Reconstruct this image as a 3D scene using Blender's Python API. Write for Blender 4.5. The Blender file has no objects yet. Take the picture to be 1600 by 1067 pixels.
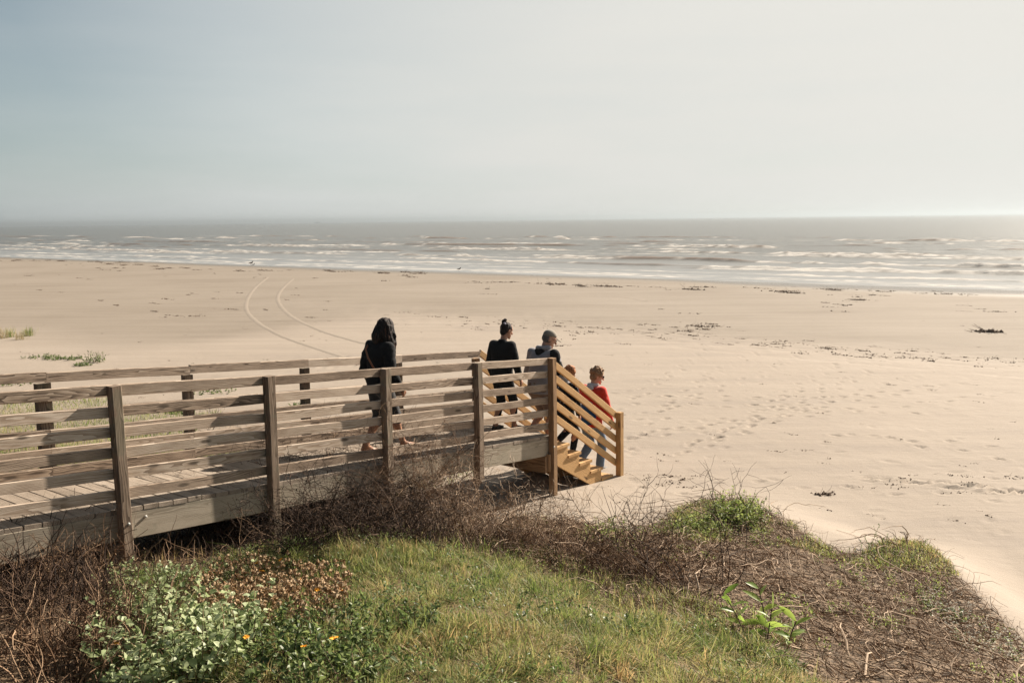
import bpy, math, random
import numpy as np
from mathutils import Matrix, Vector

# ------------------------------------------------------------------ camera, sky, sun, exposure
SC = bpy.context.scene
FPX, PIT, ROLL, CZ = 1500.0, 0.1262, 0.0122, 3.85          # focal length in px of a 1600 px wide frame
cam_d = bpy.data.cameras.new('camera'); cam = bpy.data.objects.new('camera', cam_d)
SC.collection.objects.link(cam); SC.camera = cam
cam_d.sensor_width = 36.0; cam_d.lens = FPX/1600*36.0
cam_d.clip_start = 0.1; cam_d.clip_end = 20000
cam.matrix_world = (Matrix.Translation((0, 0, CZ)) @ Matrix.Rotation(math.radians(90)-PIT, 4, 'X')
                    @ Matrix.Rotation(-ROLL, 4, 'Z'))

# boardwalk frame: it runs along TV, NV points out of its near side, slope 1:12
ALPHA = 0.9078
TV = np.array([math.cos(ALPHA), math.sin(ALPHA)]); NV = np.array([math.sin(ALPHA), -math.cos(ALPHA)])
P1 = np.array([-3.3705, 7.8809]); RAILTOP = CZ-1.3301; SLOPE = 0.0844; SPAN = 1.5629
RH = 1.067; PITCH = RH/6

sun_vec = Vector((TV[0]+0.155*NV[0], TV[1]+0.155*NV[1], 0.61)).normalized()
SUN_EL = math.asin(sun_vec.z); SUN_AZ = math.atan2(sun_vec.x, sun_vec.y)   # clockwise from +Y
W = bpy.data.worlds.new('World'); SC.world = W; W.use_nodes = True
nt = W.node_tree; nt.nodes.clear()
wo = nt.nodes.new('ShaderNodeOutputWorld'); bg = nt.nodes.new('ShaderNodeBackground')
sky = nt.nodes.new('ShaderNodeTexSky'); sky.sky_type = 'NISHITA'; sky.sun_disc = False
sky.sun_elevation = SUN_EL; sky.sun_rotation = SUN_AZ
sky.air_density = 0.8; sky.dust_density = 0.6; sky.ozone_density = 1.2; sky.altitude = 0
SKY_STRENGTH = 0.037; EXPO = 1.35
def wn(t, **k):
    n = nt.nodes.new(t)
    for a, b in k.items(): setattr(n, a, b)
    return n
def wm(op, a, b=None, c=None, clamp=False):
    n = wn('ShaderNodeMath', operation=op); n.use_clamp = clamp
    for i, v in enumerate((a, b, c)):
        if v is None: continue
        if isinstance(v, (int, float)): n.inputs[i].default_value = v
        else: nt.links.new(v, n.inputs[i])
    return n.outputs[0]
def wmix(f, a, b):
    n = wn('ShaderNodeMix', data_type='RGBA')
    for i, v in ((0, f), (6, a), (7, b)):
        if isinstance(v, (int, float)): n.inputs[i].default_value = v
        elif isinstance(v, tuple): n.inputs[i].default_value = (*v, 1)
        else: nt.links.new(v, n.inputs[i])
    return n.outputs[2]
def wramp(f, stops):
    n = wn('ShaderNodeValToRGB'); e = n.color_ramp.elements
    while len(e) > 1: e.remove(e[-1])
    e[0].position = stops[0][0]; e[0].color = (*stops[0][1], 1)
    for p, c in stops[1:]: e.new(p).color = (*c, 1)
    nt.links.new(f, n.inputs[0]); return n.outputs[0]
# a milky veil of thin cloud and sea haze over the physical sky: thick at the horizon and around the sun
tc = wn('ShaderNodeTexCoord'); DIR = tc.outputs['Generated']
sep = wn('ShaderNodeSeparateXYZ'); nt.links.new(DIR, sep.inputs[0])
dt = wn('ShaderNodeVectorMath', operation='DOT_PRODUCT'); nt.links.new(DIR, dt.inputs[0]); dt.inputs[1].default_value = sun_vec
cosg = dt.outputs['Value']
mp = wn('ShaderNodeMapping'); mp.inputs['Scale'].default_value = (1.6, 1.6, 11); nt.links.new(DIR, mp.inputs[0])
nz = wn('ShaderNodeTexNoise'); nz.inputs['Scale'].default_value = 2.0; nz.inputs['Detail'].default_value = 6; nz.inputs['Roughness'].default_value = .55
nt.links.new(mp.outputs[0], nz.inputs['Vector'])
cl = wm('MULTIPLY', wm('SUBTRACT', nz.outputs[0], .5), wm('MULTIPLY', wm('EXPONENT', wm('MULTIPLY', wm('ABSOLUTE', sep.outputs['Z']), -7.0)), .60))
ve = wm('EXPONENT', wm('MULTIPLY', wm('MAXIMUM', sep.outputs['Z'], 0.0), -4.6))
vg = wm('MULTIPLY', wm('SUBTRACT', cosg, .34), 2.0, clamp=True); vg = wm('MULTIPLY', vg, wm('SUBTRACT', 2.0, vg))
veil = wm('SUBTRACT', 1.0, wm('MULTIPLY', wm('SUBTRACT', 1.0, ve), wm('SUBTRACT', 1.0, vg)))
veil = wm('MULTIPLY', wm('ADD', veil, cl), 1.0, clamp=True)
K = 1.0/(SKY_STRENGTH*2**EXPO)
def dc(c, g=1.0): return tuple(v*g for v in c)
vc = wramp(wm('ADD', cosg, wm('MULTIPLY', cl, .25)), [(0.0, (.06, .075, .085)), (0.14, (.17, .20, .215)), (0.25, (.515, .555, .55)), (0.48, (.69, .71, .69)), (0.66, (.76, .755, .715)), (0.85, (.81, .795, .745)), (1.0, (.83, .805, .74))])
vs = wn('ShaderNodeVectorMath', operation='SCALE'); nt.links.new(vc, vs.inputs[0]); vs.inputs['Scale'].default_value = K
tn = wn('ShaderNodeVectorMath', operation='MULTIPLY'); nt.links.new(sky.outputs[0], tn.inputs[0]); tn.inputs[1].default_value = (.60, .75, .69)
nt.links.new(wmix(veil, tn.outputs[0], vs.outputs[0]), bg.inputs['Color']); bg.inputs['Strength'].default_value = SKY_STRENGTH
nt.links.new(bg.outputs[0], wo.inputs['Surface'])

sun_d = bpy.data.lights.new('sun', 'SUN'); sun_o = bpy.data.objects.new('sun', sun_d); SC.collection.objects.link(sun_o)
sun_d.energy = 5.0; sun_d.angle = math.radians(0.6); sun_d.color = (1.0, 0.885, 0.745)
sun_o.rotation_euler = sun_vec.to_track_quat('Z', 'Y').to_euler()

SC.view_settings.view_transform = 'Standard'; SC.view_settings.look = 'None'
SC.view_settings.exposure = EXPO; SC.view_settings.gamma = 1.0
SC.cycles.max_bounces = 6; SC.cycles.transparent_max_bounces = 4; SC.cycles.volume_bounces = 0

# ------------------------------------------------------------------ helpers
rng = np.random.default_rng(7)
COL = SC.collection
def ray(x, y):
    dx, dy = x-800, y-533.5; c, s = math.cos(ROLL), math.sin(ROLL)
    u = (dx*c-dy*s)/FPX; v = (dx*s+dy*c)/FPX; c, s = math.cos(PIT), math.sin(PIT)
    return np.array([u, c-v*s, -s-v*c])
def atz(x, y, z):
    r = ray(x, y); return r*((z-CZ)/r[2])+np.array([0, 0, CZ])
def W3(s, off, z=0.0):
    p = P1+s*TV+off*NV; return np.array([p[0], p[1], z])
def deckz(s): return RAILTOP-RH-SLOPE*s

def mesh_np(name, V, faces_list, attrs=None, smooth=False):
    """faces_list: list of int arrays (n,k) ; attrs: {name: (domain POINT, type, data)}"""
    me = bpy.data.meshes.new(name)
    V = np.asarray(V, dtype=np.float32)
    fl = [np.asarray(f, dtype=np.int32) for f in faces_list if len(f)]
    nl = sum(f.size for f in fl); nf = sum(len(f) for f in fl)
    me.vertices.add(len(V)); me.vertices.foreach_set('co', V.ravel())
    me.loops.add(nl); me.polygons.add(nf)
    me.loops.foreach_set('vertex_index', np.concatenate([f.ravel() for f in fl]))
    tot = np.concatenate([np.full(len(f), f.shape[1], dtype=np.int32) for f in fl])
    st = np.concatenate([[0], np.cumsum(tot)[:-1]]).astype(np.int32)
    me.polygons.foreach_set('loop_start', st); me.polygons.foreach_set('loop_total', tot)
    me.polygons.foreach_set('use_smooth', np.full(nf, smooth, dtype=bool))
    me.update(calc_edges=True); me.validate()
    for k, (ty, d) in (attrs or {}).items():
        a = me.attributes.new(k, ty, 'POINT'); d = np.asarray(d, dtype=np.float32)
        a.data.foreach_set('vector' if ty == 'FLOAT_VECTOR' else 'value', d.ravel())
    return me

def link(name, me, mat=None, parent=None, world=None, pworld=None):
    o = bpy.data.objects.new(name, me); COL.objects.link(o)
    if mat is not None and me is not None: me.materials.append(mat)
    w = world if world is not None else Matrix.Identity(4)
    if parent is not None:
        o.parent = parent
        pw = pworld if pworld is not None else WM.get(parent.name, Matrix.Identity(4))
        o.matrix_local = pw.inverted() @ w
    else: o.matrix_local = w
    WM[o.name] = w
    return o
WM = {}
def empty(name, loc, rz=0.0):
    o = bpy.data.objects.new(name, None); COL.objects.link(o)
    m = Matrix.Translation(Vector([float(c) for c in loc])) @ Matrix.Rotation(rz, 4, 'Z'); o.matrix_local = m; WM[o.name] = m
    o.empty_display_size = 0.2
    return o
def tag(o, label=None, cat=None, group=None, kind=None):
    if label: o['label'] = label
    if cat: o['category'] = cat
    if group: o['group'] = group
    if kind: o['kind'] = kind
    return o

# ---- numpy noise
def _h(ix, iy, iz, seed):
    n = (ix*374761393+iy*668265263+iz*2147483647+seed*1274126177) & 0xffffffff
    n = ((n ^ (n >> 13))*1274126177) & 0xffffffff
    return ((n ^ (n >> 16)) & 0xffff)/65535.0
def vnoise(x, y, z=None, seed=0):
    x = np.asarray(x, float); y = np.asarray(y, float); z = np.zeros_like(x) if z is None else np.asarray(z, float)
    ix, iy, iz = np.floor(x).astype(np.int64), np.floor(y).astype(np.int64), np.floor(z).astype(np.int64)
    fx, fy, fz = x-ix, y-iy, z-iz
    fx, fy, fz = fx*fx*(3-2*fx), fy*fy*(3-2*fy), fz*fz*(3-2*fz)
    r = 0
    for a in (0, 1):
        for b in (0, 1):
            for c in (0, 1):
                w = (fx if a else 1-fx)*(fy if b else 1-fy)*(fz if c else 1-fz)
                r = r+w*_h(ix+a, iy+b, iz+c, seed)
    return r*2-1
def vnoise2(x, y, seed=0):
    x = np.asarray(x, float); y = np.asarray(y, float)
    ix, iy = np.floor(x).astype(np.int64), np.floor(y).astype(np.int64)
    fx, fy = x-ix, y-iy
    fx, fy = fx*fx*(3-2*fx), fy*fy*(3-2*fy)
    r = 0
    for a in (0, 1):
        for b in (0, 1):
            r = r+(fx if a else 1-fx)*(fy if b else 1-fy)*_h(ix+a, iy+b, 0*ix, seed)
    return r*2-1
def fbm(x, y, oct=4, seed=0):
    r = 0; a = 1.0; t = 0
    for i in range(oct):
        r = r+a*vnoise2(x*2**i, y*2**i, seed+i*17); t += a; a *= 0.5
    return r/t
def sstep(a, b, x):
    t = np.clip((x-a)/(b-a), 0, 1); return t*t*(3-2*t)
def inpoly(px, py, poly):
    inside = np.zeros(px.shape, bool); n = len(poly); j = n-1
    for i in range(n):
        xi, yi = poly[i][:2]; xj, yj = poly[j][:2]
        c = ((yi > py) != (yj > py)) & (px < (xj-xi)*(py-yi)/((yj-yi)+1e-12)+xi)
        inside ^= c; j = i
    return inside

# ---- material helper
class MT:
    def __init__(s, name):
        s.m = bpy.data.materials.new(name); s.m.use_nodes = True; s.t = s.m.node_tree; s.t.nodes.clear()
        s.out = s.n('ShaderNodeOutputMaterial')
    def n(s, ty, **k):
        n = s.t.nodes.new(ty)
        for a, b in k.items():
            if hasattr(n, a): setattr(n, a, b)
        return n
    def set(s, node, **k):
        for a, b in k.items():
            i = node.inputs[a.replace('_', ' ')]
            if hasattr(b, 'is_linked') or isinstance(b, bpy.types.NodeSocket): s.t.links.new(b, i)
            else: i.default_value = b
        return node
    def lk(s, a, b): s.t.links.new(a, b)
    def noise(s, vec, scale, detail=4, rough=0.55, dist=0):
        n = s.n('ShaderNodeTexNoise'); n.inputs['Scale'].default_value = scale; n.inputs['Detail'].default_value = detail
        n.inputs['Roughness'].default_value = rough; n.inputs['Distortion'].default_value = dist
        if vec is not None: s.lk(vec, n.inputs['Vector'])
        return n.outputs['Fac']
    def math(s, op, a, b=None, c=None, clamp=False):
        n = s.n('ShaderNodeMath', operation=op); n.use_clamp = clamp
        for i, v in enumerate((a, b, c)):
            if v is None: continue
            if isinstance(v, (int, float)): n.inputs[i].default_value = v
            else: s.lk(v, n.inputs[i])
        return n.outputs[0]
    def vm(s, op, a, b=None):
        n = s.n('ShaderNodeVectorMath', operation=op)
        for i, v in enumerate((a, b)):
            if v is None: continue
            if isinstance(v, tuple): n.inputs[i].default_value = v
            else: s.lk(v, n.inputs[i])
        return n.outputs[0]
    def ramp(s, f, stops):
        n = s.n('ShaderNodeValToRGB'); e = n.color_ramp.elements
        while len(e) > 1: e.remove(e[-1])
        e[0].position = stops[0][0]; e[0].color = (*stops[0][1], 1)
        for p, c in stops[1:]:
            q = e.new(p); q.color = (*c, 1)
        s.lk(f, n.inputs[0]); return n.outputs['Color']
    def mix(s, f, a, b, blend='MIX'):
        n = s.n('ShaderNodeMix', data_type='RGBA', blend_type=blend)
        for i, v in ((0, f), (6, a), (7, b)):
            if isinstance(v, (int, float)): n.inputs[i].default_value = v
            elif isinstance(v, tuple): n.inputs[i].default_value = (*v[:3], 1)
            else: s.lk(v, n.inputs[i])
        return n.outputs[2]
    def attr(s, name, vec=False):
        n = s.n('ShaderNodeAttribute'); n.attribute_name = name
        return n.outputs['Vector'] if vec else n.outputs['Fac']
    def bsdf(s, color, rough=0.8, spec=0.3, bump=None, bstr=0.3, bdist=0.01, **k):
        b = s.n('ShaderNodeBsdfPrincipled')
        if isinstance(color, tuple): b.inputs['Base Color'].default_value = (*color, 1)
        else: s.lk(color, b.inputs['Base Color'])
        if isinstance(rough, (int, float)): b.inputs['Roughness'].default_value = rough
        else: s.lk(rough, b.inputs['Roughness'])
        b.inputs['Specular IOR Level'].default_value = spec
        if bump is not None:
            bn = s.n('ShaderNodeBump'); bn.inputs['Strength'].default_value = bstr; bn.inputs['Distance'].default_value = bdist
            s.lk(bump, bn.inputs['Height']); s.lk(bn.outputs[0], b.inputs['Normal'])
        return b
    def done(s, sh): s.lk(sh.outputs[0], s.out.inputs['Surface']); return s.m

# ------------------------------------------------------------------ terrain
SH0 = np.array([0.0, 75.8]); SHN = np.array([-0.629, -0.777])   # shoreline point and inland normal
def shore_d(X, Y): return (X-SH0[0])*SHN[0]+(Y-SH0[1])*SHN[1]
def beach(X, Y):
    d = shore_d(X, Y)
    z = np.where(d > 0, -0.40+0.40*np.clip(d/47, 0, 1)**0.9, -0.40+0.03*d)
    return np.maximum(z, -6.0)
CP = []
def cz(x, y, z): p = atz(x, y, z); CP.append((p[0], p[1], z))
def cs(s, off, z): p = W3(s, off); CP.append((p[0], p[1], z))
for q in [(-250, 1067, 1.5), (0, 1067, 1.55), (300, 1067, 1.6), (700, 1067, 1.62), (1000, 1067, 1.5), (1280, 1067, 1.22), (1600, 1067, .85),
          (1850, 1067, .35), (0, 980, 1.38), (300, 980, 1.48), (700, 950, 1.5), (1000, 985, 1.3), (1250, 985, 1.0), (1450, 985, .72), (1600, 985, .42), (1750, 985, .0),
          (220, 915, 1.12), (300, 900, 1.02), (400, 878, 1.12), (440, 872, 1.22), (600, 862, 1.28), (760, 880, 1.2), (880, 915, 1.1), (1050, 940, .98), (1180, 930, .86),
          (900, 880, .8), (1000, 880, .78), (1000, 840, .45), (1060, 850, .55), (1080, 805, .38), (1150, 790, .36), (1205, 803, .34), (1200, 870, .62), (1290, 853, .40), (1350, 872, .42), (1430, 856, .44),
          (1500, 905, .42), (1560, 950, .42), (1350, 930, .66),
          (1215, 780, .02), (1300, 812, .02), (1380, 835, .02), (1480, 850, .02), (1570, 900, .02), (1640, 960, .0), (1070, 775, .04), (1000, 790, .10), (940, 800, .14), (1000, 810, .16),
          (800, 803, .13), (850, 830, .28), (740, 812, .20), (700, 830, .45), (640, 800, .48), (900, 840, .38), (640, 835, .9), (560, 835, 1.0)]: cz(*q)
for q in [(0, .1, .94), (0, .9, 1.0), (-1.5, .1, 1.05), (-1.5, -1.3, 1.1), (0, -.6, .92), (0, -1.4, .9), (.8, .1, .80), (1.56, .1, .66), (1.56, -.6, .68), (1.56, -1.5, .74), (2.3, .1, .55), (2.3, -1.3, .55),
          (3.12, .1, .40), (3.12, -.6, .36), (3.12, -1.5, .30), (3.9, 0, .18), (3.9, -.6, .17), (3.9, -1.4, .15), (4.7, .09, .13), (4.7, -.6, .12), (4.7, -1.6, .10), (5.3, -.6, .10), (5.45, .2, .10), (4.7, .5, .16), (6.25, .09, .09), (6.25, -.6, .06), (6.2, -1.4, .06), (5.3, -1.8, .08),
          (7.3, .1, .0), (7.3, -.6, -.02), (7.9, .1, -.03), (8.1, .05, -.06), (8.6, -.6, -.06), (8.3, -1.3, -.04), (7, -1.8, -.02), (8.1, .8, -.03),
          (-3, 1, 1.25), (-3, -1.5, 1.15), (-5, .5, 1.35), (-5, -3, 1.25), (-8, 0, 1.5), (-8, 6, 1.7), (-2, 3, 1.35), (0, 2, 1.15), (-8, -6, 1.2)]: cs(*q)
for q in [(-3, 12, .62), (-5, 12, .75), (-8, 12, .85), (-4, 14.5, .42), (-7, 14.5, .5), (-10, 14, .6), (-2, 15, .2), (-5, 18, .2), (-9, 18, .25), (-13, 18, .35), (-3, 20, .03), (-8, 23, .05), (-15, 23, .1), (-1, 18, .02),
          (-15, 12, 1.0), (-15, 5, 1.5), (-15, 0, 1.6), (0, 0, 1.9), (4, 3, 1.2), (0, -6, 2.0), (7, 3, .5), (8, 0, .6), (-8, -6, 1.8), (8, 7, .0), (10, 10, 0), (6, 12, 0), (5, 16, 0), (2, 17, 0), (12, 3, 0), (0, 22, 0), (10, 20, 0), (20, 12, 0), (-20, 28, 0), (-10, 30, 0), (5, 30, 0), (20, 30, 0), (20, 2, 0)]: CP.append(q)
CP = np.array(CP); CPz = CP[:, 2]-beach(CP[:, 0], CP[:, 1])
def _phi(r2): return np.sqrt(r2+0.35**2)
_D = ((CP[:, None, :2]-CP[None, :, :2])**2).sum(-1)
_n = len(CP); _A = np.zeros((_n+3, _n+3)); _A[:_n, :_n] = _phi(_D)-0.035*np.eye(_n); _Q = np.c_[np.ones(_n), CP[:, :2]]
_A[:_n, _n:] = _Q; _A[_n:, :_n] = _Q.T
_w = np.linalg.solve(_A, np.r_[CPz, 0, 0, 0])
def dune(X, Y):
    X = np.asarray(X, float); Y = np.asarray(Y, float); sh = X.shape; x = X.ravel(); y = Y.ravel()
    out = np.empty(len(x))
    for i in range(0, len(x), 20000):
        a, b = x[i:i+20000], y[i:i+20000]
        r2 = (a[:, None]-CP[None, :, 0])**2+(b[:, None]-CP[None, :, 1])**2
        out[i:i+20000] = _phi(r2) @ _w[:_n]+_w[_n]+_w[_n+1]*a+_w[_n+2]*b
    r = np.sqrt((x+2)**2+(y-6)**2)
    out = out*sstep(27, 17, r)
    out = np.where(out > 0.04, out, np.maximum(out, -0.02))
    return np.clip(out, -0.05, 2.4).reshape(sh)
def ground_z(X, Y):
    X = np.asarray(X, float); Y = np.asarray(Y, float)
    d = dune(X, Y)
    z = beach(X, Y)+d
    rough = 0.35+np.clip(d/0.35, 0, 1)
    z = z+np.clip((d-.5)/.4, 0, 1)*(.045*fbm(X*1.5, Y*1.5, 2, 77)+.02*fbm(X*5, Y*5, 2, 78))
    z = z+rough*(0.020*fbm(X*0.9, Y*0.9, 3, 3)+0.008*fbm(X*4.5, Y*4.5, 3, 9))
    z = z+0.05*fbm(X*0.12, Y*0.12, 3, 21)*np.clip(shore_d(X, Y)/20, 0, 1)*sstep(8, 20, Y)
    return z
def hit(x, y):
    r = ray(x, y); t = np.linspace(2.5, 140, 6000); p = r[None]*t[:, None]+np.array([0, 0, CZ])
    below = p[:, 2] < beach(p[:, 0], p[:, 1])+dune(p[:, 0], p[:, 1])
    i = int(np.argmax(below)) if below.any() else 5999
    t = np.linspace(t[max(i-1, 0)], t[i], 40); p = r[None]*t[:, None]+np.array([0, 0, CZ])
    below = p[:, 2] < beach(p[:, 0], p[:, 1])+dune(p[:, 0], p[:, 1])
    i = int(np.argmax(below)) if below.any() else 39
    return p[i]
def PX(pts): return [tuple(hit(x, y)[:2]) for x, y in pts]

# zones of ground cover, as polygons on the ground
Z_GRASS = PX([(195, 925), (215, 902), (300, 900), (400, 868), (460, 850), (600, 848), (760, 868), (880, 908), (960, 945), (1080, 970), (1180, 1012), (1300, 1075), (1400, 1250), (120, 1250), (150, 1000)])
Z_STALK = PX([(195, 925), (150, 1000), (120, 1250), (-500, 1250), (-400, 880), (-100, 820), (100, 840), (190, 880)])
Z_GAP = PX([(190, 925), (200, 850), (400, 822), (560, 825), (700, 835), (900, 860), (900, 905), (760, 872), (600, 852), (460, 855), (400, 872), (300, 905)])
Z_VINE = PX([(700, 850), (800, 812), (900, 812), (1000, 835), (1060, 800), (1150, 785), (1205, 800), (1290, 852), (1350, 870), (1440, 853), (1500, 905), (1600, 995), (1780, 1250), (1400, 1250), (1300, 1075), (1180, 1012), (1080, 970), (960, 945), (880, 908), (760, 872)])
Z_COVER = PX([(1025, 835), (1060, 795), (1150, 782), (1205, 800), (1290, 850), (1340, 868), (1440, 853), (1500, 905), (1470, 900), (1410, 890), (1340, 892), (1280, 868), (1180, 835), (1100, 850)])

def lines(lo, hi, flo, fhi, step, grow, maxstep):
    a = list(np.arange(flo, fhi, step)); s = step; v = a[-1]
    while v < hi: s = min(s*grow, maxstep); v += s; a.append(v)
    s = step; v = a[0]; b = []
    while v > lo: s = min(s*grow, maxstep); v -= s; b.append(v)
    return np.array(b[::-1]+a)
gx = lines(-5000, 5000, -5.5, 9.0, 0.055, 1.045, 900); gy = lines(-60, 9000, 3.4, 21, 0.055, 1.035, 900)
GX, GY = np.meshgrid(gx, gy)
GZ = ground_z(GX, GY)
# footprints and scuffs pressed into the dry sand
def splat(x, y, ang, L, Wd, dep, rim=0.35):
    R = L*1.3
    i0, i1 = np.searchsorted(gx, (x-R, x+R)); j0, j1 = np.searchsorted(gy, (y-R, y+R))
    if i1-i0 < 2 or j1-j0 < 2: return
    dx = GX[j0:j1, i0:i1]-x; dy = GY[j0:j1, i0:i1]-y
    u = (dx*math.cos(ang)+dy*math.sin(ang))/L*2; v = (-dx*math.sin(ang)+dy*math.cos(ang))/Wd*2
    r = np.sqrt(u*u+v*v)
    GZ[j0:j1, i0:i1] += np.where(r < 1, -dep*(1-r**2), 0)+dep*rim*np.exp(-((r-1.25)/0.3)**2)
tr = np.random.default_rng(5)
def trail(x, y, ang, n, stride=0.62):
    for k in range(n):
        ang += tr.normal(0, 0.05); x += math.cos(ang)*stride; y += math.sin(ang)*stride
        sd = 0.11*(1 if k % 2 else -1)
        splat(x-math.sin(ang)*sd, y+math.cos(ang)*sd, ang+tr.normal(0, .15), 0.26, 0.13, 0.018+tr.uniform(0, .018))
for k in range(11):
    p = W3(8.7+tr.uniform(0, 1.5), -.6+tr.uniform(-1.2, 1.2)); trail(p[0], p[1], ALPHA+tr.normal(0, .55), int(tr.uniform(14, 45)))
for k in range(12): trail(tr.uniform(0, 12), tr.uniform(11, 22), tr.choice([-.25, 2.9])+tr.normal(0, .3), int(tr.uniform(8, 30)))
for k in range(10): trail(tr.uniform(-10, -3), tr.uniform(20, 28), tr.choice([0., 3.1])+tr.normal(0, .2), 20)
for k in range(46):
    q_ = atz(tr.uniform(1350, 1620), 0, 0) if False else hit(1355+k*5.6, 744+k*.62+tr.normal(0, 3)); splat(q_[0], q_[1], -.25+tr.normal(0, .15), tr.uniform(.3, .8), tr.uniform(.05, .13), tr.uniform(.012, .03), .4)
for k in range(380):
    splat(tr.uniform(-4, 14), 11+15*tr.random()**1.2, tr.uniform(0, 3.1), tr.uniform(.12, .4), tr.uniform(.07, .2), tr.uniform(.005, .016))
sd_ = shore_d(GX, GY)+.5*fbm(GX*.07, GY*.07, 2, 4)
for dd_, wd_ in ((29.3, .22), (30.9, .22), (31.8, .16), (33.2, .18), (27.4, .2)):
    GZ += np.where(np.abs(sd_-dd_) < 1.2, -0.030*np.exp(-((sd_-dd_)/wd_)**2)+.016*np.exp(-((sd_-dd_-.34)/.16)**2), 0)*(GY < 60)*(.5+.6*vnoise2(GX*1.3, GY*1.3, 12))
gyi, gxi = len(gy), len(gx)
idx = np.arange(gyi*gxi).reshape(gyi, gxi)
gf = np.stack([idx[:-1, :-1], idx[:-1, 1:], idx[1:, 1:], idx[1:, :-1]], -1).reshape(-1, 4)
X1, Y1 = GX.ravel(), GY.ravel()
near = (np.abs(X1) < 40) & (Y1 < 60)
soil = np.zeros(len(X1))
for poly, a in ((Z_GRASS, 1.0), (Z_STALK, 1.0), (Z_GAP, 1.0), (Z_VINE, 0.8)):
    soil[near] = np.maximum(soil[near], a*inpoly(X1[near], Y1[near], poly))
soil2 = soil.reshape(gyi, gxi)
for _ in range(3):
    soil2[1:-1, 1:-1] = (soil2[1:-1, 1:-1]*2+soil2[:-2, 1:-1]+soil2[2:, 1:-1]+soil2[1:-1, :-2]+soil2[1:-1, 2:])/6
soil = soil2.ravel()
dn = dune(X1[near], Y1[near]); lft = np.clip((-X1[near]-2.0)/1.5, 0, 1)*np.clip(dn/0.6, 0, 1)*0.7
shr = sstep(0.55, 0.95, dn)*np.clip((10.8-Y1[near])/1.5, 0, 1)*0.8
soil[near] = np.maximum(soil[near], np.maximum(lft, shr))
wet = sstep(5.0, 0.3, shore_d(X1, Y1)+2.5*fbm(X1*.05, Y1*.05, 3, 8))
dryv = sstep(27.5, 32.5, shore_d(X1, Y1)-13*sstep(-4, -13, X1)+1.2*fbm(X1*.08, Y1*.3, 3, 14))
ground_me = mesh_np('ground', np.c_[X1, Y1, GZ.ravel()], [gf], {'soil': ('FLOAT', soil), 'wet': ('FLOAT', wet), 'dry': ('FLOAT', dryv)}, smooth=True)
m = MT('sand')
tcn = m.n('ShaderNodeTexCoord').outputs['Object']
n1 = m.noise(tcn, 0.12, 5); n2 = m.noise(tcn, 1.7, 6, .65); n3 = m.noise(tcn, 38, 4, .7)
st = m.n('ShaderNodeMapping'); st.inputs['Rotation'].default_value = (0, 0, 0.66); st.inputs['Scale'].default_value = (0.14, 1.5, 1)
m.lk(tcn, st.inputs[0]); n4 = m.noise(st.outputs[0], 0.9, 6, .62)
st2 = m.n('ShaderNodeMapping'); st2.inputs['Rotation'].default_value = (0, 0, 0.60); st2.inputs['Scale'].default_value = (1.0, 7.0, 1)
m.lk(tcn, st2.inputs[0]); n5 = m.noise(st2.outputs[0], 1.1, 5, .7)
bl_n = m.math('ADD', m.math('MULTIPLY', n1, .45), m.math('MULTIPLY', n4, .55))
c_dry = m.ramp(bl_n, [(0.36, (0.246, 0.206, 0.170)), (0.5, (0.283, 0.236, 0.190)), (0.64, (0.310, 0.262, 0.215))])
c_damp = m.ramp(bl_n, [(0.36, (0.173, 0.140, 0.107)), (0.48, (0.209, 0.174, 0.137)), (0.66, (0.239, 0.202, 0.163))])
c = m.mix(m.attr('dry'), c_damp, c_dry)
c = m.mix(m.math('MULTIPLY', m.math('GREATER_THAN', n5, .68), .22), c, (0.15, 0.12, 0.095))
c = m.mix(m.math('MULTIPLY', n3, 0.25), c, (0.165, 0.135, 0.105))
wetc = (0.125, 0.105, 0.082)
c = m.mix(m.attr('wet'), c, wetc)
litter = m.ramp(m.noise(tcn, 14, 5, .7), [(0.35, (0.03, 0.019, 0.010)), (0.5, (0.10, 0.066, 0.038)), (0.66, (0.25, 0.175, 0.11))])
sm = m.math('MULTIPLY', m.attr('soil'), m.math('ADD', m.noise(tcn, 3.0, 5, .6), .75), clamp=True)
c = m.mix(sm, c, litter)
h = m.math('ADD', m.math('MULTIPLY', n2, .6), m.math('ADD', m.math('MULTIPLY', n3, .16), m.math('MULTIPLY', n5, .35)))
ro = m.math('SUBTRACT', 0.92, m.math('MULTIPLY', m.attr('wet'), 0.66))
b = m.bsdf(c, ro, 0.25, h, 0.5, 0.06)
sand_mat = m.done(b)
g = link('ground', ground_me, sand_mat); tag(g, kind='structure')

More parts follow.
